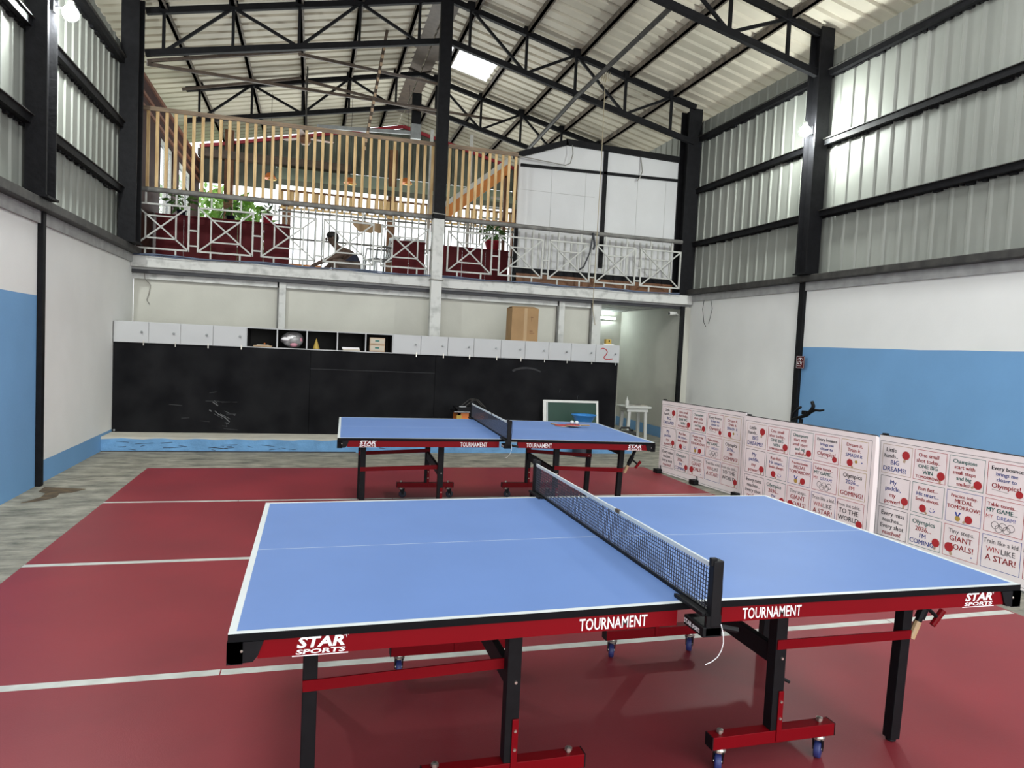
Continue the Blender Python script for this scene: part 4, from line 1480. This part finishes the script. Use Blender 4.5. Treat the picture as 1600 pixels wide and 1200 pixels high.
def make_banner(p0, p1, label):
    d = Vector((p1[0] - p0[0], p1[1] - p0[1], 0))
    o = empty('barrier_banner', (p0[0], p0[1], MZ + 0.0005), math.atan2(d.y, d.x))
    make_banner_face().build('printed_sheet', o)
    m = MB().use('banner')
    # wrapped flap at the near end and hem over the top
    m.add([(BL, 0.0, 0.02), (BL, 0.0, BH), (BL + 0.006, 0.03, BH - 0.01), (BL + 0.004, 0.05, BH * 0.6), (BL + 0.008, 0.04, 0.05)], [(0, 4, 3, 2, 1)])
    m.add([(BL + 0.002, 0.0, 0.02), (BL + 0.001, 0.0, BH), (BL + 0.008, 0.032, BH - 0.01), (BL + 0.006, 0.052, BH * 0.6), (BL + 0.010, 0.042, 0.05)], [(0, 1, 2, 3, 4)])
    m.build('end_flap', o)
    m = MB().use('steel_dark')
    m.box(0.0, BL, -0.001, 0.022, BH, BH + 0.006)
    for x in (0.02, BL / 2, BL - 0.02):
        m.box(x - 0.012, x + 0.012, 0.014, 0.034, 0.02, BH)
    m.box(0.0, BL, 0.014, 0.03, BH - 0.03, BH)
    m.build('frame', o)
    for x, hook in ((0.03, 1), (BL / 2, 1), (BL - 0.06, 1)):
        m = MB().use('black')
        m.box(x - 0.05, x + 0.05, -0.07 if x < BL - 0.1 else -0.05, 0.05, 0.0, 0.055, 0.006)
        if p0[1] > 6 and x < 1.2:      # bent wire hook on the foot
            m.tube([(x + 0.04, -0.02, 0.055), (x + 0.045, -0.022, 0.085), (x + 0.03, -0.02, 0.10)], 0.006, 6)
        m.build('foot', o)
    m = MB().use('black')
    m.box(0.02, 0.06, 0.0, 0.03, BH + 0.004, BH + 0.018)
    m.build('top_clip', o)
    return tag(o, label, 'banner')


make_banner((4.59, 6.27), (4.77, 4.70), 'white slogan banner farthest from the camera, its bottom edge and black feet in full view')
make_banner((4.58, 4.43), (4.77, 2.90), 'middle white slogan banner, partly hidden by the nearest table')
make_banner((4.90, 2.95), (5.06, 1.38), 'white slogan banner nearest the camera, cut off by the photo edge')

# ================================================================== RIGHT WALL EXTRAS
sg = empty('wall_sign', (XR - 0.056, 6.16, 1.53))
m = MB().use('maroon').box(-0.006, 0.0, -0.10, 0.06, -0.085, 0.085, 0.002)
m.build('plate', sg)
m = MB().use('print_white')
oo = (-0.0068, -0.02, 0)
m.rect_ring(-0.076, 0.076, -0.080, 0.080, 0.004, oo, -Y, Z)
q = [(-0.052, 0.042), (-0.030, 0.056), (0.0, 0.061), (0.030, 0.056), (0.052, 0.042)]
for (a, b), (c, d) in zip(q, q[1:]):
    m.flat([(a, b), (c, d), (c, d - 0.009), (a, b - 0.009)], oo, -Y, Z)
for x0, x1, z0, z1 in ((-0.007, 0.007, 0.026, 0.052), (-0.062, -0.052, -0.022, 0.012), (-0.050, -0.014, -0.024, -0.012), (-0.035, 0.012, 0.006, 0.013),
                       (0.004, 0.014, -0.024, 0.012), (0.024, 0.031, -0.034, 0.006), (0.024, 0.068, 0.002, 0.007), (-0.06, 0.02, -0.052, -0.044)):
    m.flat([(x0, z0), (x1, z0), (x1, z1), (x0, z1)], oo, -Y, Z)
m.build('lettering', sg)
tag(sg, 'small dark red sign with pale marks on the black post of the right wall', 'sign')
eb = empty('exercise_bike', (5.95, 5.3, 0))
m = MB().use('black')
m.tube([(0, 0.0, 0.05), (0, 0.02, 0.55), (0.0, -0.02, 0.84)], [0.03, 0.028, 0.024], 10)
m.box(-0.22, 0.22, -0.05, 0.05, 0.0, 0.06, 0.01)
m.box(-0.05, 0.05, -0.05, 0.6, 0.0, 0.06, 0.01)
m.box(-0.22, 0.22, 0.55, 0.65, 0.0, 0.06, 0.01)
m.tube([(0, 0.55, 0.05), (0, 0.5, 0.5)], 0.025, 10)
m.build('frame', eb)
m = MB().use('wheel_dark', True).lathe([(0.20, -0.03), (0.22, -0.02), (0.22, 0.02), (0.20, 0.03)], 28, (0, 0.2, 0.27), X)
m.build('flywheel', eb)
m = MB().use('black')
m.box(-0.12, 0.12, 0.42, 0.68, 0.5, 0.56, 0.02)
m.build('saddle', eb)
m = MB().use('black', True)
m.tube([(0, 0.14, 0.82), (0, 0.12, 0.90), (0, 0.04, 0.965), (0, 0.0, 0.985)], 0.016, 8)
m.tube([(0, 0.14, 0.82), (0, 0.0, 0.86), (0, -0.12, 0.90), (0, -0.20, 0.97), (0, -0.22, 1.02), (0, -0.19, 1.07)], [0.018, 0.02, 0.022, 0.026, 0.022, 0.02], 8)
m.tube([(0, -0.16, 0.93), (0, -0.26, 0.975), (0, -0.34, 0.975), (0, -0.40, 0.99)], [0.016, 0.016, 0.014, 0.010], 8)
m.use('black').box(-0.03, 0.03, -0.12, -0.05, 0.90, 0.95, 0.008)
m.build('handlebar', eb)
tag(eb, 'black exercise bike handlebars rising behind the middle banner', 'exercise bike')

# floodlights on the two columns
def floodlight(name, loc, arm, label, strength):
    """round LED bulb in a holder on a short arm"""
    o = empty(name, loc)
    arm = Vector(arm)
    m = MB().use('black')
    m.tube([arm, arm * 0.4 + Vector((0, 0, 0.02)), Vector((0, 0, 0.09))], 0.012, 8)
    m.obox(arm, X, Y, Z, 0.03, 0.08, 0.10)
    m.build('arm', o)
    m = MB().use('plastic_white', True)
    m.lathe([(0.022, 0.115), (0.026, 0.11), (0.03, 0.08), (0.045, 0.045)], 16)
    m.build('holder', o)
    m = MB().use(strength, True)
    m.ball((0, 0, 0), 0.068, 16, 10)
    m.build('bulb', o)
    return tag(o, label, 'lamp')


floodlight('lamp_bulb', (XR - 0.33, 6.02, 4.55), (0.14, 0.05, 0.04), 'glowing lamp bulb fixed to the right wall column', 'led_right')
floodlight('lamp_bulb', (XL + 0.30, 5.52, 4.40), (-0.14, 0.0, 0.04), 'glowing lamp bulb fixed to the left wall column', 'led_left')

# tube lamp in the passage, camera on the wall
tl = empty('tube_lamp', (5.7, 11.72, 2.25))
MB().use('plastic_white').box(-0.62, 0.62, -0.005, 0.03, -0.03, 0.03, 0.004).build('batten', tl)
MB().use('tube_glow', True).tube([(-0.58, -0.022, 0), (0.58, -0.022, 0)], 0.014, 10).build('tube', tl)
tag(tl, 'glowing tube lamp on the far wall of the passage', 'lamp')
cc = empty('security_camera', (6.40, 9.3, 2.28))
m = MB().use('plastic_white', True)
m.tube([(-0.16, -0.02, -0.005), (-0.02, -0.02, 0.0)], [0.035, 0.03], 14)
m.build('body', cc)
MB().use('black', True).lathe([(0.026, 0), (0.024, 0.008)], 14, (-0.16, -0.02, -0.005), (-1, 0, 0)).build('lens', cc)
MB().use('plastic_white').tube([(-0.03, -0.02, 0), (0.03, 0.0, -0.03), (0.05, 0.0, -0.03)], 0.012, 8).build('bracket', cc)
tag(cc, 'white bullet camera at the top of the passage opening', 'security camera')

# ================================================================== MEZZANINE FRONT
rl = empty('balustrade', (2.0, YM, 2.6))
sq = [(-2.325, -1.589), (-1.461, -0.718), (-0.592, 0.177), (0.299, 1.037), (1.165, 1.896), (2.209, 2.931), (3.06, 3.797), (3.909, 4.641), (4.758, 5.483), (5.593, 6.347)]
zb_, zt_ = 2.715, 3.345
for i, (a, b) in enumerate(sq):
    m = MB().use('rail_white')
    a, b = a - 2.0, b - 2.0
    t = 0.024
    zb, zt = zb_ - 2.6, zt_ - 2.6
    w, h = b - a, zt - zb
    for x in (a, b):
        m.box(x - t / 2, x + t / 2, -t / 2, t / 2, zb - t / 2, zt + t / 2)
    for z in (zb, zt):
        m.box(a, b, -t / 2, t / 2, z - t / 2, z + t / 2)
    m.bar((a, -0.004, zb), (b, -0.004, zt), t * 0.8, t * 0.85)
    m.bar((a, 0.006, zt), (b, 0.006, zb), t * 0.8, t * 0.85)
    for q in (0.23, 0.77):
        x = a + w * q
        m.box(x - 0.010, x + 0.010, -0.01, 0.01, zb + h * 0.22, zb + h * 0.76)
        m.box(x - 0.011, x + 0.011, -0.011, 0.011, 0.0, zb)
        m.box(x - 0.011, x + 0.011, -0.011, 0.011, zt, 0.90)
    for q in (0.24, 0.74):
        z = zb + h * q
        m.box(a + w * 0.23, a + w * 0.77, -0.01, 0.01, z - 0.010, z + 0.010)
    if i + 1 < len(sq) and i != 4:
        c = sq[i + 1][0] - 2.0
        for q in (0.12, 0.47):
            m.box(b, c, -0.01, 0.01, zb + h * q - 0.010, zb + h * q + 0.010)
    m.build('crossed_panel', rl)
m = MB().use('rail_grey')
m.tube([(-4.33, 0, 0.945), (4.36, 0, 0.925)], 0.036, 12)
m.build('top_pipe', rl)
tag(rl, 'white metal balustrade of crossed square panels along the mezzanine edge', 'balustrade')

for nm, x0, x1, n, lab, ny in (('slat_screen', -2.31, 1.95, 36, 'long wooden slatted screen left of the central column', 9.278), ('slat_screen', 2.16, 3.32, 11, 'short wooden slatted screen right of the central column', 9.278)):
    o = empty(nm, ((x0 + x1) / 2, ny, 3.57))
    L = x1 - x0
    m = MB().use('wood')
    for k in range(n):
        x = -L / 2 + 0.03 + (L - 0.06) * k / (n - 1)
        jit = random.uniform(-0.004, 0.004)
        m.bar((x, 0.0, 0.0), (x + jit, 0.0, 1.14), 0.042, 0.024, up=(0, 1, 0))
    m.build('slats', o)
    MB().use('wood_grey').box(-L / 2, L / 2, -0.036, -0.012, 1.09, 1.15, 0.003).build('top_rail', o)
    MB().use('wood_dark').box(-L / 2, L / 2, -0.036, 0.03, -0.03, 0.02, 0.003).build('bottom_rail', o)
    tag(o, lab, 'screen')

# bundled cables along the mezzanine edge
m = MB().use('cable_blue')
for k, (dy, dz, rr) in enumerate(((-0.09, 2.612, 0.010), (-0.07, 2.605, 0.007), (-0.105, 2.598, 0.006))):
    pts = [(XL + 0.05 + 8.6 * i / 30, YM + dy, dz + 0.012 * math.sin(i * 1.3 + k)) for i in range(31)]
    m.tube(pts, rr, 6)
tag(m.build('cable_bundle'), 'bundle of dark blue cables along the mezzanine edge beam', 'cables')
m = MB().use('cable_dark')
m.tube([(4.66, 9.143, 3.53), (4.62, 9.15, 3.2), (4.52, 9.15, 2.95), (4.45, 9.16, 2.9)], 0.014, 6)
m.tube([(4.66, 9.138, 3.52), (4.70, 9.15, 3.33), (4.68, 9.15, 3.25)], 0.02, 6)
tag(m.build('cable_coil'), 'black cable hanging over the white balustrade', 'cable')
m = MB().use('rope')
m.tube([(4.34, 8.2, 5.76), (4.35, 8.2, 4.4), (4.34, 8.2, 3.0), (4.335, 8.2, 2.2), (4.39, 8.2, 1.95)], 0.006, 6)
for k in range(5):
    m.tube([(4.30 + 0.03 * k, 8.2, 5.83 - 0.01 * k), (4.28 + 0.035 * k, 8.17, 5.72), (4.27 + 0.04 * k, 8.2, 5.6 + 0.02 * k)], 0.006, 6)
tag(m.build('rope'), 'thin rope hanging from the slanting pole down to the lockers', 'rope')
m = MB().use('cable')
m.tube([(3.35, 9.42, 4.72), (4.2, 9.42, 4.66), (4.28, 9.40, 4.70), (4.32, 9.4, 4.86), (4.30, 9.4, 5.0)], 0.009, 6)
tag(m.build('conduit'), 'thin conduit bending across the top of the white upper wall', 'conduit')
m = MB().use('cable')
m.tube([(5.62, 9.50, 5.0), (5.63, 9.47, 4.86), (5.64, 9.44, 4.72), (5.60, 9.44, 4.62), (5.55, 9.45, 4.55)], 0.010, 6)
tag(m.build('loose_cable'), 'short loose cable hanging on the white upper wall near the corner', 'cable')
m = MB().use('cable')
m.tube([(-2.18, 9.29, 2.36), (-2.17, 9.30, 2.28), (-2.10, 9.32, 2.20), (-2.12, 9.33, 2.08), (-2.15, 9.34, 1.98), (-2.11, 9.34, 1.92)], 0.006, 6)
tag(m.build('loose_wire'), 'short wire hanging on the cream wall at the left corner', 'wire')
m = MB().use('cable_dark')
m.tube([(6.61, 8.75, 2.6), (6.58, 8.75, 2.35), (6.59, 8.7, 2.12), (6.60, 8.65, 2.05)], 0.005, 6)
m.tube([(6.61, 8.6, 2.6), (6.58, 8.45, 2.35), (6.59, 8.55, 2.10)], 0.004, 6)
tag(m.build('wall_wires'), 'thin wires hanging from the sill at the right corner', 'wire')

# ================================================================== THINGS ON THE MEZZANINE
MF = 2.575


def panel_thing(name, x0, x1, y, z1, label):
    o = empty(name, ((x0 + x1) / 2, y, MF))
    L = x1 - x0
    m = MB().use('maroon')
    k = max(2, int(L / 0.4))
    for i in range(k):
        a = -L / 2 + L * i / k
        m.box(a + 0.003, a + L / k - 0.003, 0, 0.03, 0.0, z1 - MF, 0.003)
    m.build('panel', o)
    MB().use('maroon').box(-L / 2 - 0.01, L / 2 + 0.01, -0.02, 0.32, z1 - MF, z1 - MF + 0.03, 0.004).build('top_board', o)
    return tag(o, label, 'partition')


panel_thing('low_partition', -2.30, -0.25, 10.6, 3.40, 'long low maroon partition behind the left of the balustrade')
panel_thing('low_partition', 1.48, 2.05, 10.6, 3.30, 'short maroon partition just left of the central column')
panel_thing('low_partition', 2.30, 3.60, 10.6, 3.28, 'low maroon partition right of the central column')
# far railing of white bars
fr = empty('rear_bars', (1.2, 14.6, MF))
x = -0.62
while x < 4.9:
    if not (1.75 < x < 1.98):
        MB().use('galv').box(x - 1.2 - 0.017, x - 1.2 + 0.017, -0.012, 0.012, 0.0, 1.85).build('bar', fr)
    x += 0.155
m = MB().use('rail_grey')
for z in (0.35, 1.15, 1.75):
    m.box(-1.85, 3.7, -0.015, 0.015, z - 0.02, z + 0.02)
m.build('rails', fr)
tag(fr, 'tall railing of white bars at the bright back of the mezzanine', 'railing')
ws = empty('slat_strip', (2.2, 14.8, 4.66))
m = MB().use('wood')
x = -0.6
random.seed(3)
while x < 4.9:
    w = random.choice((0.05, 0.06, 0.1))
    m.box(x - 2.2, x - 2.2 + w, -0.015, 0.015, -0.22, 0.14)
    x += w + random.choice((0.05, 0.09, 0.13))
m.build('slats', ws)
MB().use('wood_dark').box(-2.85, 2.7, -0.03, 0.03, 0.135, 0.175).build('top_rail', ws)
MB().use('wood').box(-2.85, 2.7, -0.03, 0.03, -0.25, -0.21).build('bottom_rail', ws)
tag(ws, 'strip of short wooden slats across the bright back opening', 'screen')
# slanting orange fascia with white edge (stair side) behind the short screen
og2 = empty('stair_side', (3.07, 11.25, MF))
m = MB().use('orange_paint')
m.prism([(-0.75, 1.15), (0.62, 2.25), (0.62, 2.48), (-0.75, 1.40)], (0, 0, 0), X, Z, Y, 0.06)
m.build('stringer', og2)
m = MB().use('plastic_white')
m.prism([(-0.75, 1.40), (0.62, 2.48), (0.62, 2.60), (-0.75, 1.50)], (0, -0.01, 0), X, Z, Y, 0.08)
m.build('capping', og2)
m = MB().use('rail_white')
for k in range(6):
    m.box(-0.15 + k * 0.13, -0.12 + k * 0.13, 0.02, 0.05, 0.9, 1.55 + k * 0.105)
for z in (1.1, 1.4, 1.6, 1.8):
    m.box(-0.1 + (z - 1.1) * 0.6, 0.62, 0.03, 0.05, z, z + 0.04)
m.build('louvres', og2)
MB().use('wood_dark').box(-0.72, -0.66, 0.0, 0.06, 0.0, 1.18).build('post', og2)
MB().use('wood_dark').box(0.56, 0.62, 0.0, 0.06, 0.0, 2.25).build('post', og2)
tag(og2, 'slanting orange board with a white edge behind the short slatted screen', 'stair side')


def leaf_cluster(m, c, r, n, size, sq_=(1, 1, 1)):
    for _ in range(n):
        d = Vector((random.gauss(0, 1), random.gauss(0, 1), random.gauss(0, 1))).normalized()
        p = Vector(c) + Vector((d.x * sq_[0], d.y * sq_[1], d.z * sq_[2])) * r * random.random() ** 0.4
        a = (d + Vector((random.uniform(-1, 1), random.uniform(-1, 1), random.uniform(-0.9, 0.4)))).normalized()
        b = a.cross(Vector((random.uniform(-1, 1), random.uniform(-1, 1), 1))).normalized()
        nrm = a.cross(b)
        s = size * random.uniform(0.6, 1.2)
        m.add([p, p + a * s * 0.45 + b * s * 0.22 + nrm * s * 0.05, p + a * s, p + a * s * 0.45 - b * s * 0.22 + nrm * s * 0.05], [(0, 1, 2, 3)])


def plant(name, loc, h, r, n, size, label, pot='pot_red', leaf='leaf', potr=0.13, poth=0.2, cat='potted plant'):
    o = empty(name, loc)
    m = MB().use(pot, True)
    m.lathe([(potr * 0.7, 0), (potr, poth * 0.9), (potr * 1.12, poth * 0.9), (potr * 1.12, poth), (potr * 0.9, poth), (potr * 0.85, poth * 0.85)], 20)
    m.build('pot', o)
    m = MB().use('bark').tube([(0, 0, poth * 0.85), (0.02, 0.01, poth + h * 0.3), (0, 0, poth + h * 0.5)], 0.012, 6)
    m.build('stem', o)
    m = MB().use(leaf)
    leaf_cluster(m, (0, 0, poth + h * 0.5), r, n, size, (1, 1, h / (2 * r)))
    m.build('foliage', o)
    return tag(o, label, cat)


plant('potted_plant', (3.33, 10.78, 3.31), 0.28, 0.2, 90, 0.14, 'plant in a red pot on the right maroon partition', potr=0.15, poth=0.18)
plant('potted_plant', (-1.20, 10.76, 3.43), 0.30, 0.16, 40, 0.16, 'leafy plant in a pot on the left maroon partition, nearer the middle', pot='wheel_dark', leaf='leaf', potr=0.07, poth=0.08)
plant('potted_plant', (-1.95, 10.76, 3.43), 0.34, 0.2, 60, 0.16, 'leafy plant in a pot on the left maroon partition, by the corner', pot='wheel_dark', leaf='leaf', potr=0.08, poth=0.1)
plant('potted_plant', (-0.62, 10.76, 3.43), 0.2, 0.12, 30, 0.12, 'pink pot with a small plant at the end of the left maroon partition', pot='pot_red', leaf='leaf', potr=0.085, poth=0.14)
# trees seen outside through the back
for (x, y, z, r, n, lab) in ((-2.0, 16.9, 3.8, 1.35, 1100, 'bright green tree outside the back left opening, nearer the building'), (-3.4, 21.5, 4.6, 1.7, 900, 'green tree outside beyond the back left opening, farther away'),
                             (-4.0, 12.6, 3.4, 1.1, 500, 'green tree outside the left mezzanine windows')):
    o = empty('tree', (x, y, -0.13))
    MB().use('bark').tube([(0, 0, 0), (0.05, 0, z * 0.6), (0, 0, z)], [0.12, 0.09, 0.04], 8).build('trunk', o)
    m = MB().use('leaf_bright')
    leaf_cluster(m, (0, 0, z + 0.1), r, n, 0.34, (1, 1, 0.9))
    m.build('crown', o)
    tag(o, lab, 'tree')
# brown paper sheet hung on the balustrade line, chairs, bench
m = MB().use('paper_brown')
edge = [(-0.27, 0.13), (0.27, 0.10), (0.26, -0.03), (0.20, -0.06), (0.12, -0.035), (0.04, -0.07), (-0.06, -0.05), (-0.14, -0.065), (-0.2, 0.0), (-0.24, 0.03)]
m.prism(edge, (1.03, 10.40, 3.45), X, Z, Y, 0.004)
tag(m.build('paper_sheet'), 'torn strip of brown paper hanging behind the balustrade', 'paper')
m = MB().use('cable').tube([(-0.62, 10.5, 3.66), (0.3, 10.42, 3.60), (1.03, 10.41, 3.575), (1.48, 10.5, 3.60), (1.5, 10.6, 3.33)], 0.004, 6)
tag(m.build('hanging_line'), 'thin line carrying the torn brown paper', 'line')
bn = empty('bench', (-0.02, 11.6, MF))
MB().use('orange_paint').box(-0.42, 0.30, -0.16, 0.16, 0.25, 0.29, 0.005).build('seat', bn)
for sx in (-0.36, 0.24):
    for sy in (-0.12, 0.12):
        MB().use('wood_dark').box(sx - 0.02, sx + 0.02, sy - 0.02, sy + 0.02, 0, 0.25).build('leg', bn)
tag(bn, 'low orange bench beside the bending person', 'bench')
tb_ = empty('low_table', (1.1, 13.0, MF))
MB().use('paper').box(-0.4, 0.3, -0.25, 0.25, 0.36, 0.39, 0.005).build('top', tb_)
for sx in (-0.34, 0.24):
    for sy in (-0.2, 0.2):
        MB().use('rail_white').box(sx - 0.02, sx + 0.02, sy - 0.02, sy + 0.02, 0, 0.36).build('leg', tb_)
tag(tb_, 'low pale table behind the bending person', 'table')


def plastic_chair(loc, rz, label):
    o = empty('plastic_chair', loc, rz)
    MB().use('galv').box(-0.22, 0.22, -0.21, 0.21, 0.42, 0.45, 0.01).build('seat', o)
    m = MB().use('galv')
    for k in range(6):
        m.bar((-0.17 + k * 0.068, 0.20, 0.47), (-0.18 + k * 0.072, 0.30, 0.86), 0.035, 0.012, up=(0, 1, 0))
    m.bar((-0.20, 0.30, 0.87), (0.20, 0.30, 0.87), 0.03, 0.05)
    m.build('backrest', o)
    for sx in (-0.19, 0.19):
        for sy in (-0.18, 0.18):
            MB().use('galv').bar((sx * 1.1, sy * 1.1, 0), (sx, sy, 0.42), 0.04, 0.03).build('leg', o)
        MB().use('galv').tube([(sx * 1.15, -0.18, 0.42), (sx * 1.15, -0.15, 0.64), (sx * 1.15, 0.24, 0.66)], 0.018, 8).build('armrest', o)
    return tag(o, label, 'chair')


plastic_chair((2.02, 11.6, MF), 2.9, 'grey plastic chair behind the short maroon partition')
plastic_chair((1.30, 11.1, MF), -1.2, 'grey plastic chair at the left edge of the short maroon partition')
# hanging lamps on the mezzanine
for x, y, z, lab in ((-0.75, 13.2, 4.72, 'orange and yellow lamp shade hanging at the far left behind the long screen'), (0.82, 13.2, 4.80, 'orange and yellow lamp shade hanging in the middle behind the long screen'),
                     (1.98, 13.2, 4.92, 'orange and yellow lamp shade hanging nearest the central column')):
    o = empty('pendant_lamp', (x, y, z))
    m = MB().use('orange', True).lathe([(0.03, 0.10), (0.06, 0.09), (0.10, 0.03), (0.13, -0.02), (0.12, -0.02), (0.09, 0.03)], 18)
    m.build('shade', o)
    MB().use('gold_ink', True).ball((0.05, 0, -0.02), 0.06, sc3=(1.4, 1, 0.6)).build('bulb', o)
    MB().use('cable_dark').tube([(0, 0, 0.1), (0, 0, roof_z(x) - z - 0.005)], 0.004, 6).build('cord', o)
    tag(o, lab, 'lamp')
# ceiling fan above the long screen
cf = empty('ceiling_fan', (-0.06, 11.6, 5.05))
MB().use('wood_dark', True).lathe([(0.03, 0.2), (0.09, 0.17), (0.10, 0.05), (0.07, 0.0)], 16).build('motor', cf)
m = MB().use('steel_dark').tube([(0, 0, 0.18), (0, 0, roof_z(-0.06) - 5.05 - 0.12)], 0.014, 8)
m.build('rod', cf)
for k in range(3):
    t = k * 2 * pi / 3 + 0.3
    d = Vector((math.cos(t), math.sin(t), 0))
    m = MB().use('wood_dark').bar(d * 0.09 + Z * 0.12, d * 0.52 + Z * 0.13, 0.12, 0.008)
    m.build('blade', cf)
tag(cf, 'dark ceiling fan hanging above the long slatted screen', 'fan')


# ================================================================== PERSON
def skin_mesh(name, joints, edges, parent, material, levels=2):
    me = bpy.data.meshes.new(name)
    me.from_pydata([j[0] for j in joints], edges, [])
    o = bpy.data.objects.new(name, me)
    COL.objects.link(o)
    if parent:
        o.parent = parent
    o.modifiers.new('skin', 'SKIN')
    for v, j in zip(me.skin_vertices[0].data, joints):
        r = j[1]
        v.radius = r if isinstance(r, tuple) else (r, r)
    me.skin_vertices[0].data[0].use_root = True
    s = o.modifiers.new('sub', 'SUBSURF')
    s.levels = s.render_levels = levels
    me.materials.append(material)
    return o


pe = empty('person', (0.79, 10.62, MF))
# squatting low, bent forward to the left (-x); pelvis first
J = [((0.0, 0, 0.17), (0.11, 0.14)), ((-0.03, 0, 0.27), (0.105, 0.145)), ((-0.09, 0, 0.365), (0.105, 0.155)), ((-0.165, 0, 0.425), (0.085, 0.145)),
     ((-0.245, 0, 0.485), 0.052), ((-0.305, 0, 0.55), 0.048),
     ((-0.345, 0, 0.61), (0.082, 0.076)), ((-0.36, 0, 0.675), (0.080, 0.074)),
     ((-0.17, -0.165, 0.40), 0.056), ((-0.40, -0.20, 0.285), 0.042), ((-0.575, -0.17, 0.20), 0.030),
     ((-0.17, 0.165, 0.40), 0.056), ((-0.34, 0.21, 0.25), 0.042), ((-0.48, 0.18, 0.13), 0.030),
     ((-0.01, -0.10, 0.13), 0.10), ((-0.34, -0.17, 0.30), 0.062), ((-0.22, -0.15, 0.05), 0.042), ((-0.34, -0.15, 0.035), 0.034),
     ((-0.01, 0.10, 0.13), 0.10), ((-0.34, 0.17, 0.30), 0.062), ((-0.22, 0.15, 0.05), 0.042), ((-0.34, 0.15, 0.035), 0.034)]
E_ = [(0, 1), (1, 2), (2, 3), (3, 4), (4, 5), (5, 6), (6, 7), (3, 8), (8, 9), (9, 10), (3, 11), (11, 12), (12, 13), (0, 14), (14, 15), (15, 16), (16, 17), (0, 18), (18, 19), (19, 20), (20, 21)]
# palms and fingers, rooted in the wrists
for wi, sgn in ((10, -1), (13, 1)):
    w = Vector(J[wi][0])
    pidx = len(J)
    pal = w + Vector((-0.055, 0, -0.035))
    J.append((tuple(pal), (0.020, 0.032)))
    E_.append((wi, pidx))
    for f, L in ((-1.5, 0.055), (-0.5, 0.068), (0.5, 0.072), (1.5, 0.064)):
        a = pal + Vector((-0.03, f * 0.017, -0.016))
        b = a + Vector((-L * 0.75, f * 0.004, -L * 0.65))
        J.append((tuple(a), 0.0095))
        J.append((tuple(b), 0.0075))
        E_ += [(pidx, len(J) - 2), (len(J) - 2, len(J) - 1)]
    a = w + Vector((-0.035, -sgn * 0.036, -0.025))
    J.append((tuple(a), 0.010))
    J.append((tuple(a + Vector((-0.035, -sgn * 0.012, -0.022))), 0.008))
    E_ += [(wi, len(J) - 2), (len(J) - 2, len(J) - 1)]
skin_mesh('body', J, E_, pe, M['skin'])
# nose, ears, mouth, eyes
hx, hz = -0.345, 0.61
m = MB().use('skin', True)
m.ball((hx - 0.088, 0, hz + 0.012), 0.02, sc3=(1.0, 0.8, 1.3))
for s in (-1, 1):
    m.ball((hx + 0.01, s * 0.078, hz + 0.022), 0.026, sc3=(0.8, 0.4, 1.2))
m.use('wood_dark').ball((hx - 0.070, 0, hz - 0.03), 0.018, sc3=(0.6, 1.4, 0.35))
m.use('print_white')
for s in (-1, 1):
    m.ball((hx - 0.072, s * 0.030, hz + 0.04), 0.011, sc3=(0.8, 1.2, 0.7))
m.build('face', pe)
m = MB().use('hair', True)
m.ball((hx + 0.005, 0, hz + 0.075), 0.096, 16, 10, (1.0, 0.92, 0.72))
m.ball((hx + 0.045, 0, hz + 0.04), 0.082, 14, 10, (0.8, 0.95, 1.0))
m.build('hair', pe)
JS = [((0.0, 0, 0.16), (0.128, 0.155)), ((-0.03, 0, 0.265), (0.122, 0.16)), ((-0.075, 0, 0.335), (0.118, 0.165)), ((-0.10, 0, 0.37), (0.112, 0.160))]
skin_mesh('vest', JS, [(0, 1), (1, 2), (2, 3)], pe, M['shorts'])
JH = [((0.0, 0, 0.155), (0.135, 0.155)), ((-0.02, -0.10, 0.14), 0.112), ((-0.31, -0.165, 0.29), 0.078), ((-0.02, 0.10, 0.14), 0.112), ((-0.31, 0.165, 0.29), 0.078)]
skin_mesh('shorts', JH, [(0, 1), (1, 2), (0, 3), (3, 4)], pe, M['shirt'])
pe.scale = (1.08, 1.08, 1.08)
pe.location.x = 0.82
tag(pe, 'person in dark clothes squatting and bending forward, an arm reaching down, seen through the balustrade', 'person')
# ================================================================== FLOOR DETAIL
m = MB().use('stain')
pts = [(-2.24, 5.66), (-2.02, 5.60), (-1.86, 5.55), (-1.93, 5.40), (-2.02, 5.36), (-2.00, 5.22), (-2.06, 5.08), (-2.20, 4.98), (-2.12, 5.2), (-2.14, 5.38), (-2.22, 5.45)]
m.prism(pts, (0, 0, 0.0005), X, Y, Z, 0.003)
tag(m.build('broken_patch'), 'rusty brown broken patch in the concrete by the left wall post', 'floor patch')
